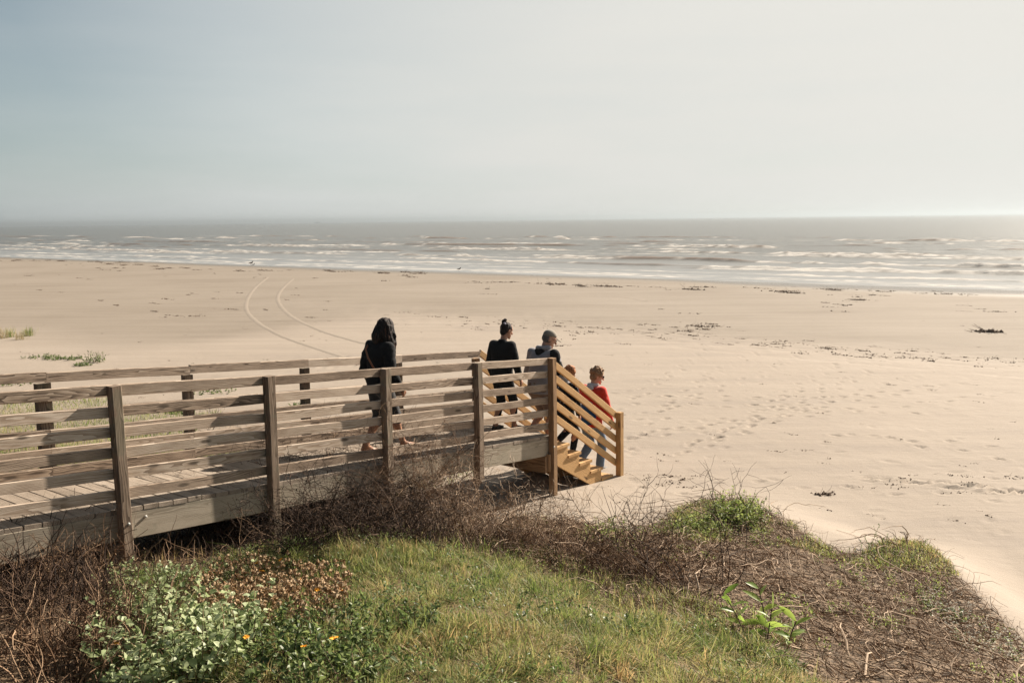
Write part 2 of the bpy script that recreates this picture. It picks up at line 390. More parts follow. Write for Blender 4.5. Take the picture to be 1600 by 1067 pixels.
# ------------------------------------------------------------------ sea
SD = np.array([0.777, -0.629])
gu = lines(-6000, 6000, -150, 50, 0.3, 1.05, 800); gd = lines(-12, 9000, -3, 132, 0.27, 1.04, 800)
GU, GD = np.meshgrid(gu, gd)
WX = SH0[0]+GU*SD[0]-GD*SHN[0]; WY = SH0[1]+GU*SD[1]-GD*SHN[1]
crest = np.zeros(GU.shape); wz = np.full(GU.shape, -0.41); foam = np.zeros(GU.shape)
def n1d(u, sc, seed): return vnoise2(u*sc, u*0+seed*7.3, seed)
amb = np.clip(GD/14, 0, 1)*sstep(900, 300, GD)
wz += amb*(0.030*vnoise2(GU*.22, GD*.62, 1)+0.022*vnoise2(GU*.6, GD*1.3, 2)+0.012*vnoise2(GU*1.3, GD*2.1, 6))
rows_ = [(2.6, .05, .3, 1.2, .6, .8), (5.2, .09, .35, 1.4, .45, .7), (8.6, .14, .4, 1.7, .35, .6), (13, .16, .45, 1.8, .2, .4), (18, .22, .5, 2.0, .2, .5), (25, .36, .6, 2.4, .15, .6), (32, .22, .6, 2.4, .0, .35),
         (39, .24, .7, 2.6, .05, .4), (47, .36, .8, 3.0, .15, .5), (56, .22, .8, 3, -.05, .25), (66, .36, .9, 3.4, .1, .4), (77, .24, 1., 3.4, -.1, .2), (88, .32, 1.1, 3.8, -.05, .25), (104, .44, 1.2, 4.2, .0, .3), (125, .34, 1.4, 5, -.2, .15)]
for k, (d0, A, wf, wb, br, cov) in enumerate(rows_):
    dd = d0+2.6*n1d(GU, .03, 30+k)*min(1, d0/10)+.9*n1d(GU, .13, 50+k)*min(1, d0/8)+.25*n1d(GU, .6, 55+k)
    x = GD-dd
    amp = A*(.5+.25*min(1, d0/30))*np.clip(1.1*n1d(GU, .085, 70+k)+.7*n1d(GU, .35, 90+k)+cov-.1, 0.06, 1.15)
    prof = np.where(x < 0, np.exp(-(x/wf)**2), np.exp(-(x/wb)**2))
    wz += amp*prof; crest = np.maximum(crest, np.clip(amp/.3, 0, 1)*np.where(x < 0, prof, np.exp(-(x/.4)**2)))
    bk = sstep(-.25, .3, n1d(GU, .05, 110+k)*.8+.45*n1d(GU, .7, 130+k)+br)*np.clip(.35+amp/A*1.3, 0, 1)
    tex = np.clip(0.5+0.8*fbm(GU*1.9, GD*1.6, 2, 150+k), 0, 1)
    tex2 = 0.5+0.5*vnoise2(GU*.7, GD*1.8, 170+k)
    f = bk*sstep(-wf*1.9, -wf*.7, x)*sstep(.5, -.15, x)*(0.35+.95*tex)
    f += bk*0.3*sstep(-wf*5, -wf*1.2, x)*sstep(.3, -.4, x)*sstep(.5, .85, tex2)*tex
    foam = np.maximum(foam, f)
    wz += 0.3*A*bk*np.exp(-(x/wf)**2)*(vnoise2(GU*2.1, GD*3.0, 190+k)*.5+.5)**2*1.8
for j in range(3):   # thin swash edges
    e = GD-(0.35+0.9*j+0.9*(1+n1d(GU, .05, 210+j))+.25*n1d(GU, .4, 220+j))
    foam = np.maximum(foam, np.exp(-(e/.16)**2)*(.45+.5*vnoise2(GU*.8, GD*0, 230+j)))
foam = np.clip(foam, 0, 1)
wi = np.arange(GU.size).reshape(GU.shape)
wf_ = np.stack([wi[:-1, :-1], wi[:-1, 1:], wi[1:, 1:], wi[1:, :-1]], -1).reshape(-1, 4)
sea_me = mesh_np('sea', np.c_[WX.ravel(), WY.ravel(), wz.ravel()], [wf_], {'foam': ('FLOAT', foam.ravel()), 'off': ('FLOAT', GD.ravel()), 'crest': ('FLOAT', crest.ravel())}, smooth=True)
m = MT('sea water')
tcn = m.n('ShaderNodeTexCoord').outputs['Object']
mp = m.n('ShaderNodeMapping'); mp.inputs['Rotation'].default_value = (0, 0, 0.681); mp.inputs['Scale'].default_value = (.45, 1.6, 1); m.lk(tcn, mp.inputs[0])
a = m.noise(mp.outputs[0], 0.35, 6, .65); b2 = m.noise(mp.outputs[0], 2.2, 5, .65)
h = m.math('ADD', m.math('MULTIPLY', a, 1.0), m.math('MULTIPLY', b2, .22))
offn = m.math('MULTIPLY', m.attr('off'), 0.02, clamp=True)
col = m.mix(m.noise(mp.outputs[0], .12, 4), (0.070, 0.070, 0.064), (0.125, 0.122, 0.110))
nearw = m.ramp(m.attr('off'), [(0.0, (1, 1, 1)), (0.5, (1, 1, 1))])
fr_ = m.math('SUBTRACT', 1.0, m.math('MULTIPLY', m.attr('off'), .022), clamp=True)
col = m.mix(m.math('MULTIPLY', fr_, .8), col, (.22, .22, .215))
col = m.mix(m.math('MULTIPLY', m.attr('crest'), .85), col, (.17, .095, .045))  # amber of backlit crests put into the base colour, with sandy brown
bs = m.bsdf(col, 0.32, 0.5, h, 0.55, 0.45); bs.inputs['IOR'].default_value = 1.33
bn = bs.inputs['Normal'].links[0].from_node; m.lk(m.math('ADD', m.math('MULTIPLY', offn, .6), .05), bn.inputs['Strength'])
fm = m.math('MULTIPLY', m.attr('foam'), m.math('ADD', m.noise(tcn, 5.0, 4, .7), .55), clamp=True)
fm = m.math('MULTIPLY', m.math('SUBTRACT', fm, .12), 1.35, clamp=True)
fb = m.bsdf((0.46, 0.435, 0.40), 0.9, 0.2, m.noise(tcn, 7, 4), .5, .08)
ms = m.n('ShaderNodeMixShader'); m.lk(fm, ms.inputs[0]); m.lk(bs.outputs[0], ms.inputs[1]); m.lk(fb.outputs[0], ms.inputs[2])
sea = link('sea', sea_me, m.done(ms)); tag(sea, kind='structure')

# ------------------------------------------------------------------ wood
def wood(name, dark, mid, light, rough=.85, bump=.5, green=0.0, grey=.0):
    m = MT(name)
    v = m.attr('wp', True); rnd = m.attr('rnd')
    lo = m.n('ShaderNodeMapping'); lo.inputs['Scale'].default_value = (1.3, 9, 9); m.lk(v, lo.inputs[0])
    d1 = m.noise(lo.outputs[0], 1.0, 3, .5)
    sp = m.n('ShaderNodeSeparateXYZ'); m.lk(v, sp.inputs[0])
    # growth rings about an axis beside the board: straight grain with cathedral arches
    yy = m.math('ADD', sp.outputs['Y'], m.math('MULTIPLY', m.math('SUBTRACT', d1, .5), .085))
    zz = m.math('ADD', sp.outputs['Z'], m.math('MULTIPLY', m.math('SUBTRACT', m.noise(lo.outputs[0], .55, 2), .5), .16))
    rr = m.math('SQRT', m.math('ADD', m.math('MULTIPLY', yy, yy), m.math('MULTIPLY', zz, zz)))
    ring = m.math('FRACT', m.math('MULTIPLY', rr, 95))
    fi = m.n('ShaderNodeMapping'); fi.inputs['Scale'].default_value = (5, 240, 240); m.lk(v, fi.inputs[0])
    fib = m.noise(fi.outputs[0], 1.0, 4, .7)
    kn = m.n('ShaderNodeMapping'); kn.inputs['Scale'].default_value = (2.1, 7.5, 7.5); m.lk(v, kn.inputs[0])
    vo = m.n('ShaderNodeTexVoronoi'); vo.inputs['Scale'].default_value = 1.0; m.lk(kn.outputs[0], vo.inputs['Vector'])
    knot = m.ramp(vo.outputs['Distance'], [(0.08, (1, 1, 1)), (0.16, (0, 0, 0))])
    st = m.noise(m.vm('MULTIPLY', v, (3, 14, 14)), 1.0, 5, .65)
    f = m.math('ADD', m.math('MULTIPLY', ring, .30), m.math('ADD', m.math('MULTIPLY', fib, .42), m.math('MULTIPLY', st, .40)))
    f = m.math('ADD', f, m.math('MULTIPLY', m.math('SUBTRACT', rnd, .5), .22))
    c = m.ramp(f, [(0.34, dark), (0.56, mid), (0.82, light)])
    c = m.mix(m.math('MULTIPLY', knot, .9), c, tuple(x*.28 for x in mid))
    if green: c = m.mix(m.math('MULTIPLY', m.math('GREATER_THAN', m.noise(v, 2.2, 4), .56), green), c, (.14, .15, .10))
    hh = m.math('SUBTRACT', m.math('ADD', m.math('MULTIPLY', fib, .6), m.math('MULTIPLY', ring, .4)), m.math('MULTIPLY', knot, .5))
    return m.done(m.bsdf(c, rough, .25, hh, bump, .004))
M_OLD = wood('weathered grey wood', (0.09, 0.064, 0.046), (0.335, 0.252, 0.185), (0.57, 0.48, 0.39))
M_POST = wood('weathered post wood', (0.085, 0.060, 0.042), (0.225, 0.165, 0.118), (0.40, 0.33, 0.262), green=.25)
M_DECK = wood('worn deck wood', (0.09, 0.068, 0.05), (0.235, 0.19, 0.148), (0.325, 0.272, 0.22))
M_FASC = wood('pale grey fascia wood', (0.12, 0.095, 0.068), (0.27, 0.23, 0.175), (0.39, 0.34, 0.27), green=.15)
M_NEW = wood('new yellow pine', (0.27, 0.15, 0.06), (0.47, 0.285, 0.125), (0.57, 0.365, 0.175), rough=.7, bump=.15)
M_BRN = wood('brown treated wood', (0.12, 0.07, 0.035), (0.27, 0.165, 0.087), (0.38, 0.245, 0.14))

_bc = [0]
def board_arrays(L, w, t, bev=0.004, nseg=None, warp=0.002):
    """length along X, thickness along Y, width along Z, centred"""
    _bc[0] += 1; r = np.random.default_rng(_bc[0]*13+5)
    nseg = nseg or max(2, int(L/0.18))
    hy, hz = t/2, w/2; b = bev
    prof = np.array([(-hy, -hz+b), (-hy+b, -hz), (hy-b, -hz), (hy, -hz+b), (hy, hz-b), (hy-b, hz), (-hy+b, hz), (-hy, hz-b)])
    xs = np.linspace(-L/2, L/2, nseg+1)
    V = np.zeros((nseg+1, 8, 3)); V[:, :, 0] = xs[:, None]; V[:, :, 1:] = prof[None]
    ph = r.uniform(0, 6.28, 2)
    V[:, :, 1] += (warp*np.sin(xs*1.9/max(L, .3)*2+ph[0]))[:, None]; V[:, :, 2] += (warp*np.sin(xs*2.6/max(L, .3)*2+ph[1]))[:, None]
    V[:, :, 1:] += r.normal(0, bev*.12, (nseg+1, 8, 2))
    V = V.reshape(-1, 3); q = []
    for i in range(nseg):
        for j in range(8): q.append((i*8+j, (i+1)*8+j, (i+1)*8+(j+1) % 8, i*8+(j+1) % 8))
    caps = [tuple(range(8)), tuple(nseg*8+k for k in range(7, -1, -1))]
    wp = V+np.array([r.uniform(0, 40), r.choice([-1, 1])*r.uniform(.0, .06), r.uniform(-.09, .09)])
    return V, np.array(q)[:, ::-1], np.array(caps)[:, ::-1], wp, np.full(len(V), r.random())
def board(name, a, b, w, t, up, mat, parent, side=None, bev=.004, warp=.002):
    """board from point a to point b; width direction 'up', thickness across"""
    a, b, up = (Vector([float(c) for c in v]) for v in (a, b, up))
    x = (b-a); L = x.length; x.normalize(); y = up.cross(x).normalized(); z = x.cross(y)
    V, q, cp, wp, rn = board_arrays(L, w, t, bev, warp=warp)
    me = mesh_np(name, V, [q, cp], {'wp': ('FLOAT_VECTOR', wp), 'rnd': ('FLOAT', rn)})
    c = (a+b)/2
    M = Matrix(((x.x, y.x, z.x, c.x), (x.y, y.y, z.y, c.y), (x.z, y.z, z.z, c.z), (0, 0, 0, 1)))
    return link(name, me, mat, parent, M)
UPV = (0, 0, 1); N3 = (NV[0], NV[1], 0); T3 = (TV[0], TV[1], 0)
bw = empty('boardwalk', W3(6.25, -.6, 0.06))
tag(bw, 'weathered grey wooden boardwalk with slatted railings and a yellow pine stair', 'boardwalk')
def rt(s): return RAILTOP-SLOPE*s
SL0 = -3*SPAN
def gz1(p): return float(beach(p[0], p[1])+dune(np.array([p[0]]), np.array([p[1]]))[0])
wr = np.random.default_rng(3)
for side in (0, 1):
    offp = 0.0445 if side == 0 else -1.2925
    offr = -0.019 if side == 0 else -1.229
    for i in range(-3, 5):
        s = i*SPAN+.0445+(0 if side == 0 else -.02+.06*(i == -0))
        base = W3(s, offp); zb = gz1(base)-.35 if i not in (2, 3) else deckz(s)-.40
        lean = wr.normal(0, .006, 2)
        top = W3(s+lean[0], offp+lean[1]*.3, rt(s)+(0.004 if side == 0 else -.105)); bot = W3(s-lean[0], offp, zb)
        pw = .089 if not (side == 1 and i == 0) else .125
        board('post', bot, top, .089, pw, N3, M_POST if i < 4 else M_BRN, bw, bev=.005, warp=.003)
        if side == 0 and i in (0, 2):      # thicker pile behind the foot of the post
            board('pile', W3(s, -.07, gz1(base)-.35), W3(s, -.07, deckz(s)-.30), .14, .17, N3, M_POST, bw)
    for i in range(-3, 4):
        for r in range(6):
            s0 = i*SPAN+.0445+.0015; s1 = (i+1)*SPAN+.0445-.0015
            if side == 1: s0 += (-.02 if i else .04); s1 += -.02 if i != -1 else .04
            if i == 3 and side == 0: s1 += .038
            if i == 3 and side == 1: s1 += .03
            j0, j1 = wr.normal(0, .0035, 2)
            z0 = rt(s0)-.0445-r*PITCH+j0; z1 = rt(s1)-.0445-r*PITCH+j1
            board('rail', W3(s0, offr, z0), W3(s1, offr, z1), .089, .038, UPV, M_OLD, bw, warp=.003)
# deck boards: surface pattern of one part
def merged(name, boards, mat, parent):
    VV, QQ, CC, WW, RR = [], [], [], [], []; n = 0
    for (a, b, w, t, up) in boards:
        a, b, up = (np.array(v, float) for v in (a, b, up)); x = b-a; L = np.linalg.norm(x); x /= L
        y = np.cross(up, x); y /= np.linalg.norm(y); z = np.cross(x, y)
        V, q, cp, wp, rn = board_arrays(L, w, t)
        VV.append((a+b)/2+V[:, :1]*x+V[:, 1:2]*y+V[:, 2:]*z); QQ.append(q+n); CC.append(cp+n); WW.append(wp); RR.append(rn); n += len(V)
    V = np.concatenate(VV); c0 = V.mean(0)
    me = mesh_np(name, V-c0, [np.concatenate(QQ), np.concatenate(CC)], {'wp': ('FLOAT_VECTOR', np.concatenate(WW)), 'rnd': ('FLOAT', np.concatenate(RR))})
    return link(name, me, mat, parent, Matrix.Translation(Vector(c0)))
bl = []; s = SL0
while s+.14 < 6.41:
    sm = s+.07; z = deckz(sm)-.019+wr.normal(0, .0007); e = wr.uniform(0, .004)
    upd = np.array([TV[0], TV[1], -SLOPE])
    bl.append((W3(sm, -1.252-wr.uniform(0, .01), z), W3(sm, .001-e, z+wr.normal(0, .0005)), .1385, .038, upd)); s += .1455
merged('deck', bl, M_DECK, bw)
for off in (-.0195, -1.2295):
    for i in range(-3, 4):
        s0 = i*SPAN+.046; s1 = (i+1)*SPAN+.043
        board('fascia_board', W3(s0, off, deckz(s0)-.039-.1175), W3(s1, off, deckz(s1)-.039-.1175), .235, .037, UPV, M_FASC, bw, warp=.002)
for off in (-.43, -.83):
    board('joist', W3(SL0, off, deckz(SL0)-.16), W3(6.2, off, deckz(6.2)-.16), .235, .038, UPV, M_BRN, bw)
for s in (0.13, 3.2, 6.17):
    board('cross_beam', W3(s, .02 if s > 6 else -.05, deckz(s)-.277-.115), W3(s, -1.36, deckz(s)-.277-.115), .228, .038, UPV, M_BRN, bw)
zz = deckz(6.25)-.28
for ds in (-.0, .105):
    board('bracket', W3(6.265+ds+(-.035 if ds == 0 else .012), .02, zz-.21), W3(6.265+ds+(-.035 if ds == 0 else .012), .02, zz+.03), .06, .03, N3, M_BRN, bw)
# stair
NOSE = [6.745+.287*i for i in range(5)]; TZ = [.731-.1752*i for i in range(5)]
def stringer(off):
    pts = [(6.345, TZ[0]-.0385)]
    for i in range(4):
        e = NOSE[i]-.028 if i < 3 else NOSE[3]-.02
        pts.append((e, TZ[i]-.0385))
        if i < 3: pts.append((e, TZ[i+1]-.0385))
    pts += [(NOSE[3]-.02, -.10), (7.30, -.10), (7.29, .005), (6.345, .53)]
    V = []; n = len(pts)
    for dy in (-.019, .019):
        for (s, z) in pts: V.append(W3(s, off+dy, z))
    V = np.array(V); c0 = V.mean(0)
    f = [tuple(range(n)), tuple(range(2*n-1, n-1, -1))]
    me = bpy.data.meshes.new('stair_stringer')
    me.from_pydata([tuple(v) for v in V-c0], [], f+[(i, i+n, (i+1) % n+n, (i+1) % n) for i in range(n)]); me.update()
    loc = np.array([((s-7)*.8-(z-.4)*.5, dy, (s-7)*.5+(z-.4)*.8) for dy in (-.019, .019) for s, z in pts])+[off*7+9, .05, .03]
    a = me.attributes.new('wp', 'FLOAT_VECTOR', 'POINT'); a.data.foreach_set('vector', loc.astype(np.float32).ravel())
    a = me.attributes.new('rnd', 'FLOAT', 'POINT'); a.data.foreach_set('value', np.full(2*n, .6, np.float32))
    import bmesh
    b = bmesh.new(); b.from_mesh(me); bmesh.ops.recalc_face_normals(b, faces=b.faces); bmesh.ops.triangulate(b, faces=[f for f in b.faces if len(f.verts) > 4]); b.to_mesh(me); b.free()
    return link('stair_stringer', me, M_NEW, bw, Matrix.Translation(Vector(c0)))
for off in (-.02, -.62, -1.19): stringer(off)
for i in range(5):
    s1 = NOSE[i]; s0 = s1-.315 if i else 6.405
    w = (s1-s0-.004)/2; z = TZ[i]-.019
    merged('stair_tread', [(W3(s0+w/2, -1.235, z), W3(s0+w/2, .018, z), w, .038, np.array([TV[0], TV[1], 0.])), (W3(s1-w/2, -1.235, z), W3(s1-w/2, .018, z), w, .038, np.array([TV[0], TV[1], 0.]))], M_NEW if i in (0, 1) else M_BRN if i == 9 else M_NEW, bw)
for i in range(4):
    zr = TZ[i]-.0395; rz_ = TZ[i+1]+.001
    board('stair_riser', W3(NOSE[i]-.047, -1.17, (zr+rz_)/2), W3(NOSE[i]-.047, -.04, (zr+rz_)/2), zr-rz_, .018, UPV, M_NEW, bw)
board('stair_riser', W3(6.41, -1.17, .80), W3(6.41, -.04, .80), .12, .018, UPV, M_NEW, bw)
board('stair_riser', W3(NOSE[4]-.04, -1.2, TZ[4]-.038-.06), W3(NOSE[4]-.04, .0, TZ[4]-.038-.06), .12, .038, UPV, M_NEW, bw)
for side in (0, 1):
    offr = -.019 if side == 0 else -1.229; offp = .0455 if side == 0 else -1.2935
    sa, sb = 6.345 if side == 0 else 6.29, 8.04
    k = .61
    for r in range(5):
        za = 1.898+k*(6.488-sa)-r*.183-.052; zb = za-k*(sb-sa)
        board('stair_rail', W3(sa, offr, za), W3(sb, offr, zb), .089, .038, UPV, M_NEW, bw)
    s = 8.027
    board('stair_post', W3(s, offp, -.4), W3(s, offp, .96), .089, .089, N3, M_NEW, bw, bev=.005)
mt = MT('galvanised steel'); M_STEEL = mt.done(mt.bsdf((.45, .44, .41), .45, .5)); 
import bmesh
def bolt(s, off, z):
    b = bmesh.new(); bmesh.ops.create_uvsphere(b, u_segments=12, v_segments=8, radius=.014)
    for v in b.verts: v.co.z *= .7
    me = bpy.data.meshes.new('bolt'); b.to_mesh(me); b.free()
    n = Vector((*N3,)); M = n.to_track_quat('Z', 'Y').to_matrix().to_4x4(); M.translation = Vector([float(c) for c in W3(s, off, z)])
    link('bolt', me, M_STEEL, bw, M)
bolt(.060, .0905, 1.335); bolt(.27, .004, 1.33); bolt(6.262, .0905, .78)

# ------------------------------------------------------------------ people: bodies and clothes from distance fields
def surface_nets(F, lo, res):
    S = F < 0; nx, ny, nz = F.shape
    cell = np.zeros((nx-1, ny-1, nz-1), np.int8)
    for a in (0, 1):
        for b in (0, 1):
            for c in (0, 1): cell += S[a:nx-1+a, b:ny-1+b, c:nz-1+c]
    act = (cell > 0) & (cell < 8); ci = np.argwhere(act); ids = np.full(act.shape, -1, np.int64); ids[act] = np.arange(len(ci))
    acc = np.zeros((len(ci), 3)); cnt = np.zeros(len(ci))
    for ax in range(3):
        o1, o2 = [k for k in range(3) if k != ax]
        for p in (0, 1):
            for q in (0, 1):
                d0 = np.zeros(3, int); d0[o1] = p; d0[o2] = q; d1 = d0.copy(); d1[ax] = 1
                A = ci+d0; B = ci+d1
                fa = F[A[:, 0], A[:, 1], A[:, 2]]; fb = F[B[:, 0], B[:, 1], B[:, 2]]
                m_ = (fa < 0) != (fb < 0); t = np.where(m_, fa/(fa-fb+1e-20), 0)
                P = d0[None]+0.0*acc; P[:, ax] = t; acc[m_] += P[m_]; cnt += m_
    V = (ci+acc/np.maximum(cnt, 1)[:, None])*res+lo
    Q = []
    for ax in range(3):
        o1, o2 = [(1, 2), (2, 0), (0, 1)][ax]
        sl0 = [slice(None)]*3; sl1 = [slice(None)]*3; sl0[ax] = slice(0, -1); sl1[ax] = slice(1, None)
        e = S[tuple(sl0)] != S[tuple(sl1)]; ix = np.argwhere(e)
        ok = (ix[:, o1] > 0) & (ix[:, o2] > 0) & (ix[:, o1] < F.shape[o1]-1) & (ix[:, o2] < F.shape[o2]-1); ix = ix[ok]
        def sh(a, b):
            j = ix.copy(); j[:, o1] -= a; j[:, o2] -= b; return ids[j[:, 0], j[:, 1], j[:, 2]]
        q = np.stack([sh(1, 1), sh(0, 1), sh(0, 0), sh(1, 0)], 1)
        ins = S[ix[:, 0], ix[:, 1], ix[:, 2]]
        Q.append(np.where(ins[:, None], q, q[:, ::-1]))
    Q = np.concatenate(Q); Q = Q[(Q >= 0).all(1)]
    return V, Q

class SDF:
    def __init__(s, k=0.02): s.p = []; s.k = k; s.cut = []; s.noise = None
    def cone(s, a, b, ra, rb=None, sq=None, k=None):
        """round cone; sq=(axis vector, factor) squashes the section along that axis"""
        s.p.append(('c', np.array(a, float), np.array(b, float), ra, ra if rb is None else rb, sq, s.k if k is None else k)); return s
    def ell(s, c, r, R=None, k=None):
        s.p.append(('e', np.array(c, float), np.array(r, float), np.eye(3) if R is None else R, None, None, s.k if k is None else k)); return s
    def plane(s, pt, n, k=.006): s.cut.append((np.array(pt, float), np.array(n, float)/np.linalg.norm(n), k)); return s
    def bounds(s):
        lo, hi = [], []
        for p in s.p:
            if p[0] == 'c': r = max(p[3], p[4]); lo.append(np.minimum(p[1], p[2])-r); hi.append(np.maximum(p[1], p[2])+r)
            else: r = max(p[2]); lo.append(p[1]-r); hi.append(p[1]+r)
        return np.min(lo, 0), np.max(hi, 0)
    def mesh(s, res):
        lo, hi = s.bounds(); lo = lo-.03; hi = hi+.03; n = np.ceil((hi-lo)/res).astype(int)+1
        F = np.full(n, 0.12, np.float32); ax = [lo[i]+res*np.arange(n[i]) for i in range(3)]
        for p in s.p:
            if p[0] == 'c': r = max(p[3], p[4]); l = np.minimum(p[1], p[2])-r-.05; h = np.maximum(p[1], p[2])+r+.05
            else: r = max(p[2]); l = p[1]-r-.05; h = p[1]+r+.05
            i0 = np.maximum(((l-lo)/res).astype(int), 0); i1 = np.minimum(((h-lo)/res).astype(int)+2, n)
            G = np.stack(np.meshgrid(*[ax[i][i0[i]:i1[i]] for i in range(3)], indexing='ij'), -1)
            if p[0] == 'c':
                a, b, ra, rb, sq = p[1], p[2], p[3], p[4], p[5]; ba = b-a; L2 = max(ba@ba, 1e-9)
                q = G-a; t = np.clip((q@ba)/L2, 0, 1); d = q-t[..., None]*ba
                if sq is not None:
                    u = np.array(sq[0], float); u /= np.linalg.norm(u); du = d@u; d = d+u*(du*(1/sq[1]-1))[..., None]
                D = np.linalg.norm(d, axis=-1)-(ra+(rb-ra)*t)
            else:
                q = (G-p[1])@p[3]; k0 = np.linalg.norm(q/p[2], axis=-1); k1 = np.linalg.norm(q/p[2]**2, axis=-1); D = k0*(k0-1)/np.maximum(k1, 1e-6)
            k = p[6]; X = F[i0[0]:i1[0], i0[1]:i1[1], i0[2]:i1[2]]
            h_ = np.maximum(k-np.abs(X-D), 0)/k
            F[i0[0]:i1[0], i0[1]:i1[1], i0[2]:i1[2]] = np.minimum(X, D)-h_*h_*k*.25
        if s.noise is not None or s.cut:
            G = np.meshgrid(*ax, indexing='ij')
            if s.noise is not None:
                amp, fx, fy, fz, sd = s.noise; w = np.abs(F) < .06
                F[w] += (amp*vnoise(G[0][w]*fx, G[1][w]*fy, G[2][w]*fz, sd)+amp*.45*vnoise(G[0][w]*fx*2.3, G[1][w]*fy*2.3, G[2][w]*fz*2.3, sd+4)).astype(np.float32)
            for pt, nn, k in s.cut:
                D = (G[0]-pt[0])*nn[0]+(G[1]-pt[1])*nn[1]+(G[2]-pt[2])*nn[2]; F = np.maximum(F, D.astype(np.float32))
        F[0] = F[-1] = .1; F[:, 0] = F[:, -1] = .1; F[:, :, 0] = F[:, :, -1] = .1
        return surface_nets(F, lo, res)

def cloth(name, col, col2=None, scale=30, rough=.9, sheen=.15):
    m = MT(name); t = m.n('ShaderNodeTexCoord').outputs['Object']
    n = m.noise(t, scale, 4); c = m.mix(n, col, col2 or tuple(x*.6 for x in col))
    b = m.bsdf(c, rough, .2, m.noise(t, 260, 3), .25, .002)
    b.inputs['Sheen Weight'].default_value = sheen; b.inputs['Sheen Roughness'].default_value = .5
    return m.done(b)
def hairm(name, dark, light, stops=(.4, .7)):
    m = MT(name); t = m.n('ShaderNodeTexCoord').outputs['Object']
    mp = m.n('ShaderNodeMapping'); mp.inputs['Scale'].default_value = (60, 60, 7); m.lk(t, mp.inputs[0])
    n = m.noise(mp.outputs[0], 1.0, 5, .65, .6); big = m.noise(t, 9, 3)
    c = m.ramp(m.math('ADD', m.math('MULTIPLY', n, .65), m.math('MULTIPLY', big, .35)), [(stops[0], dark), (stops[1], light)])
    b = m.bsdf(c, .68, .2, n, 1.0, .012); return m.done(b)
def skinm(name, col):
    m = MT(name); t = m.n('ShaderNodeTexCoord').outputs['Object']
    c = m.mix(m.noise(t, 25, 4), col, (col[0]*.8, col[1]*.68, col[2]*.62))
    b = m.bsdf(c, .55, .35); b.inputs['Subsurface Weight'].default_value = .08; b.inputs['Subsurface Radius'].default_value = (.01, .004, .002)
    return m.done(b)
SK1 = skinm('tan skin', (.42, .235, .16)); SK2 = skinm('fair skin', (.55, .33, .24)); SK3 = skinm('warm skin', (.40, .22, .14))
BLACK = cloth('black cloth', (.006, .0065, .0075), (.010, .0105, .011), sheen=.0); DENIM = cloth('dark denim', (.05, .07, .11), (.03, .045, .075), 60)
LDENIM = cloth('faded blue denim', (.13, .19, .27), (.07, .11, .18), 40); GREYC = cloth('grey fleece', (.20, .19, .20), (.27, .26, .27), 12)
LGREY = cloth('pale grey jersey', (.42, .42, .44), (.34, .34, .36)); RED = cloth('red sweater knit', (.52, .03, .012), (.42, .022, .009))
BLUE = cloth('blue panel knit', (.008, .06, .19), (.006, .045, .14)); KHAKI = cloth('brown grey shorts cloth', (.17, .13, .115), (.12, .09, .08))
CAPM = cloth('beige cap cloth', (.26, .23, .185), (.19, .17, .14)); SHOE = cloth('dark shoe', (.02, .018, .017), (.05, .045, .04), 14, .6)
STRAP = cloth('brown leather strap', (.28, .11, .05), (.2, .08, .04)); LILAC = cloth('lilac scrunchie cloth', (.50, .46, .60), (.62, .6, .66), 20)
GLASSM = cloth('dark sunglass frame', (.01, .01, .012), None, 10, .25, 0)

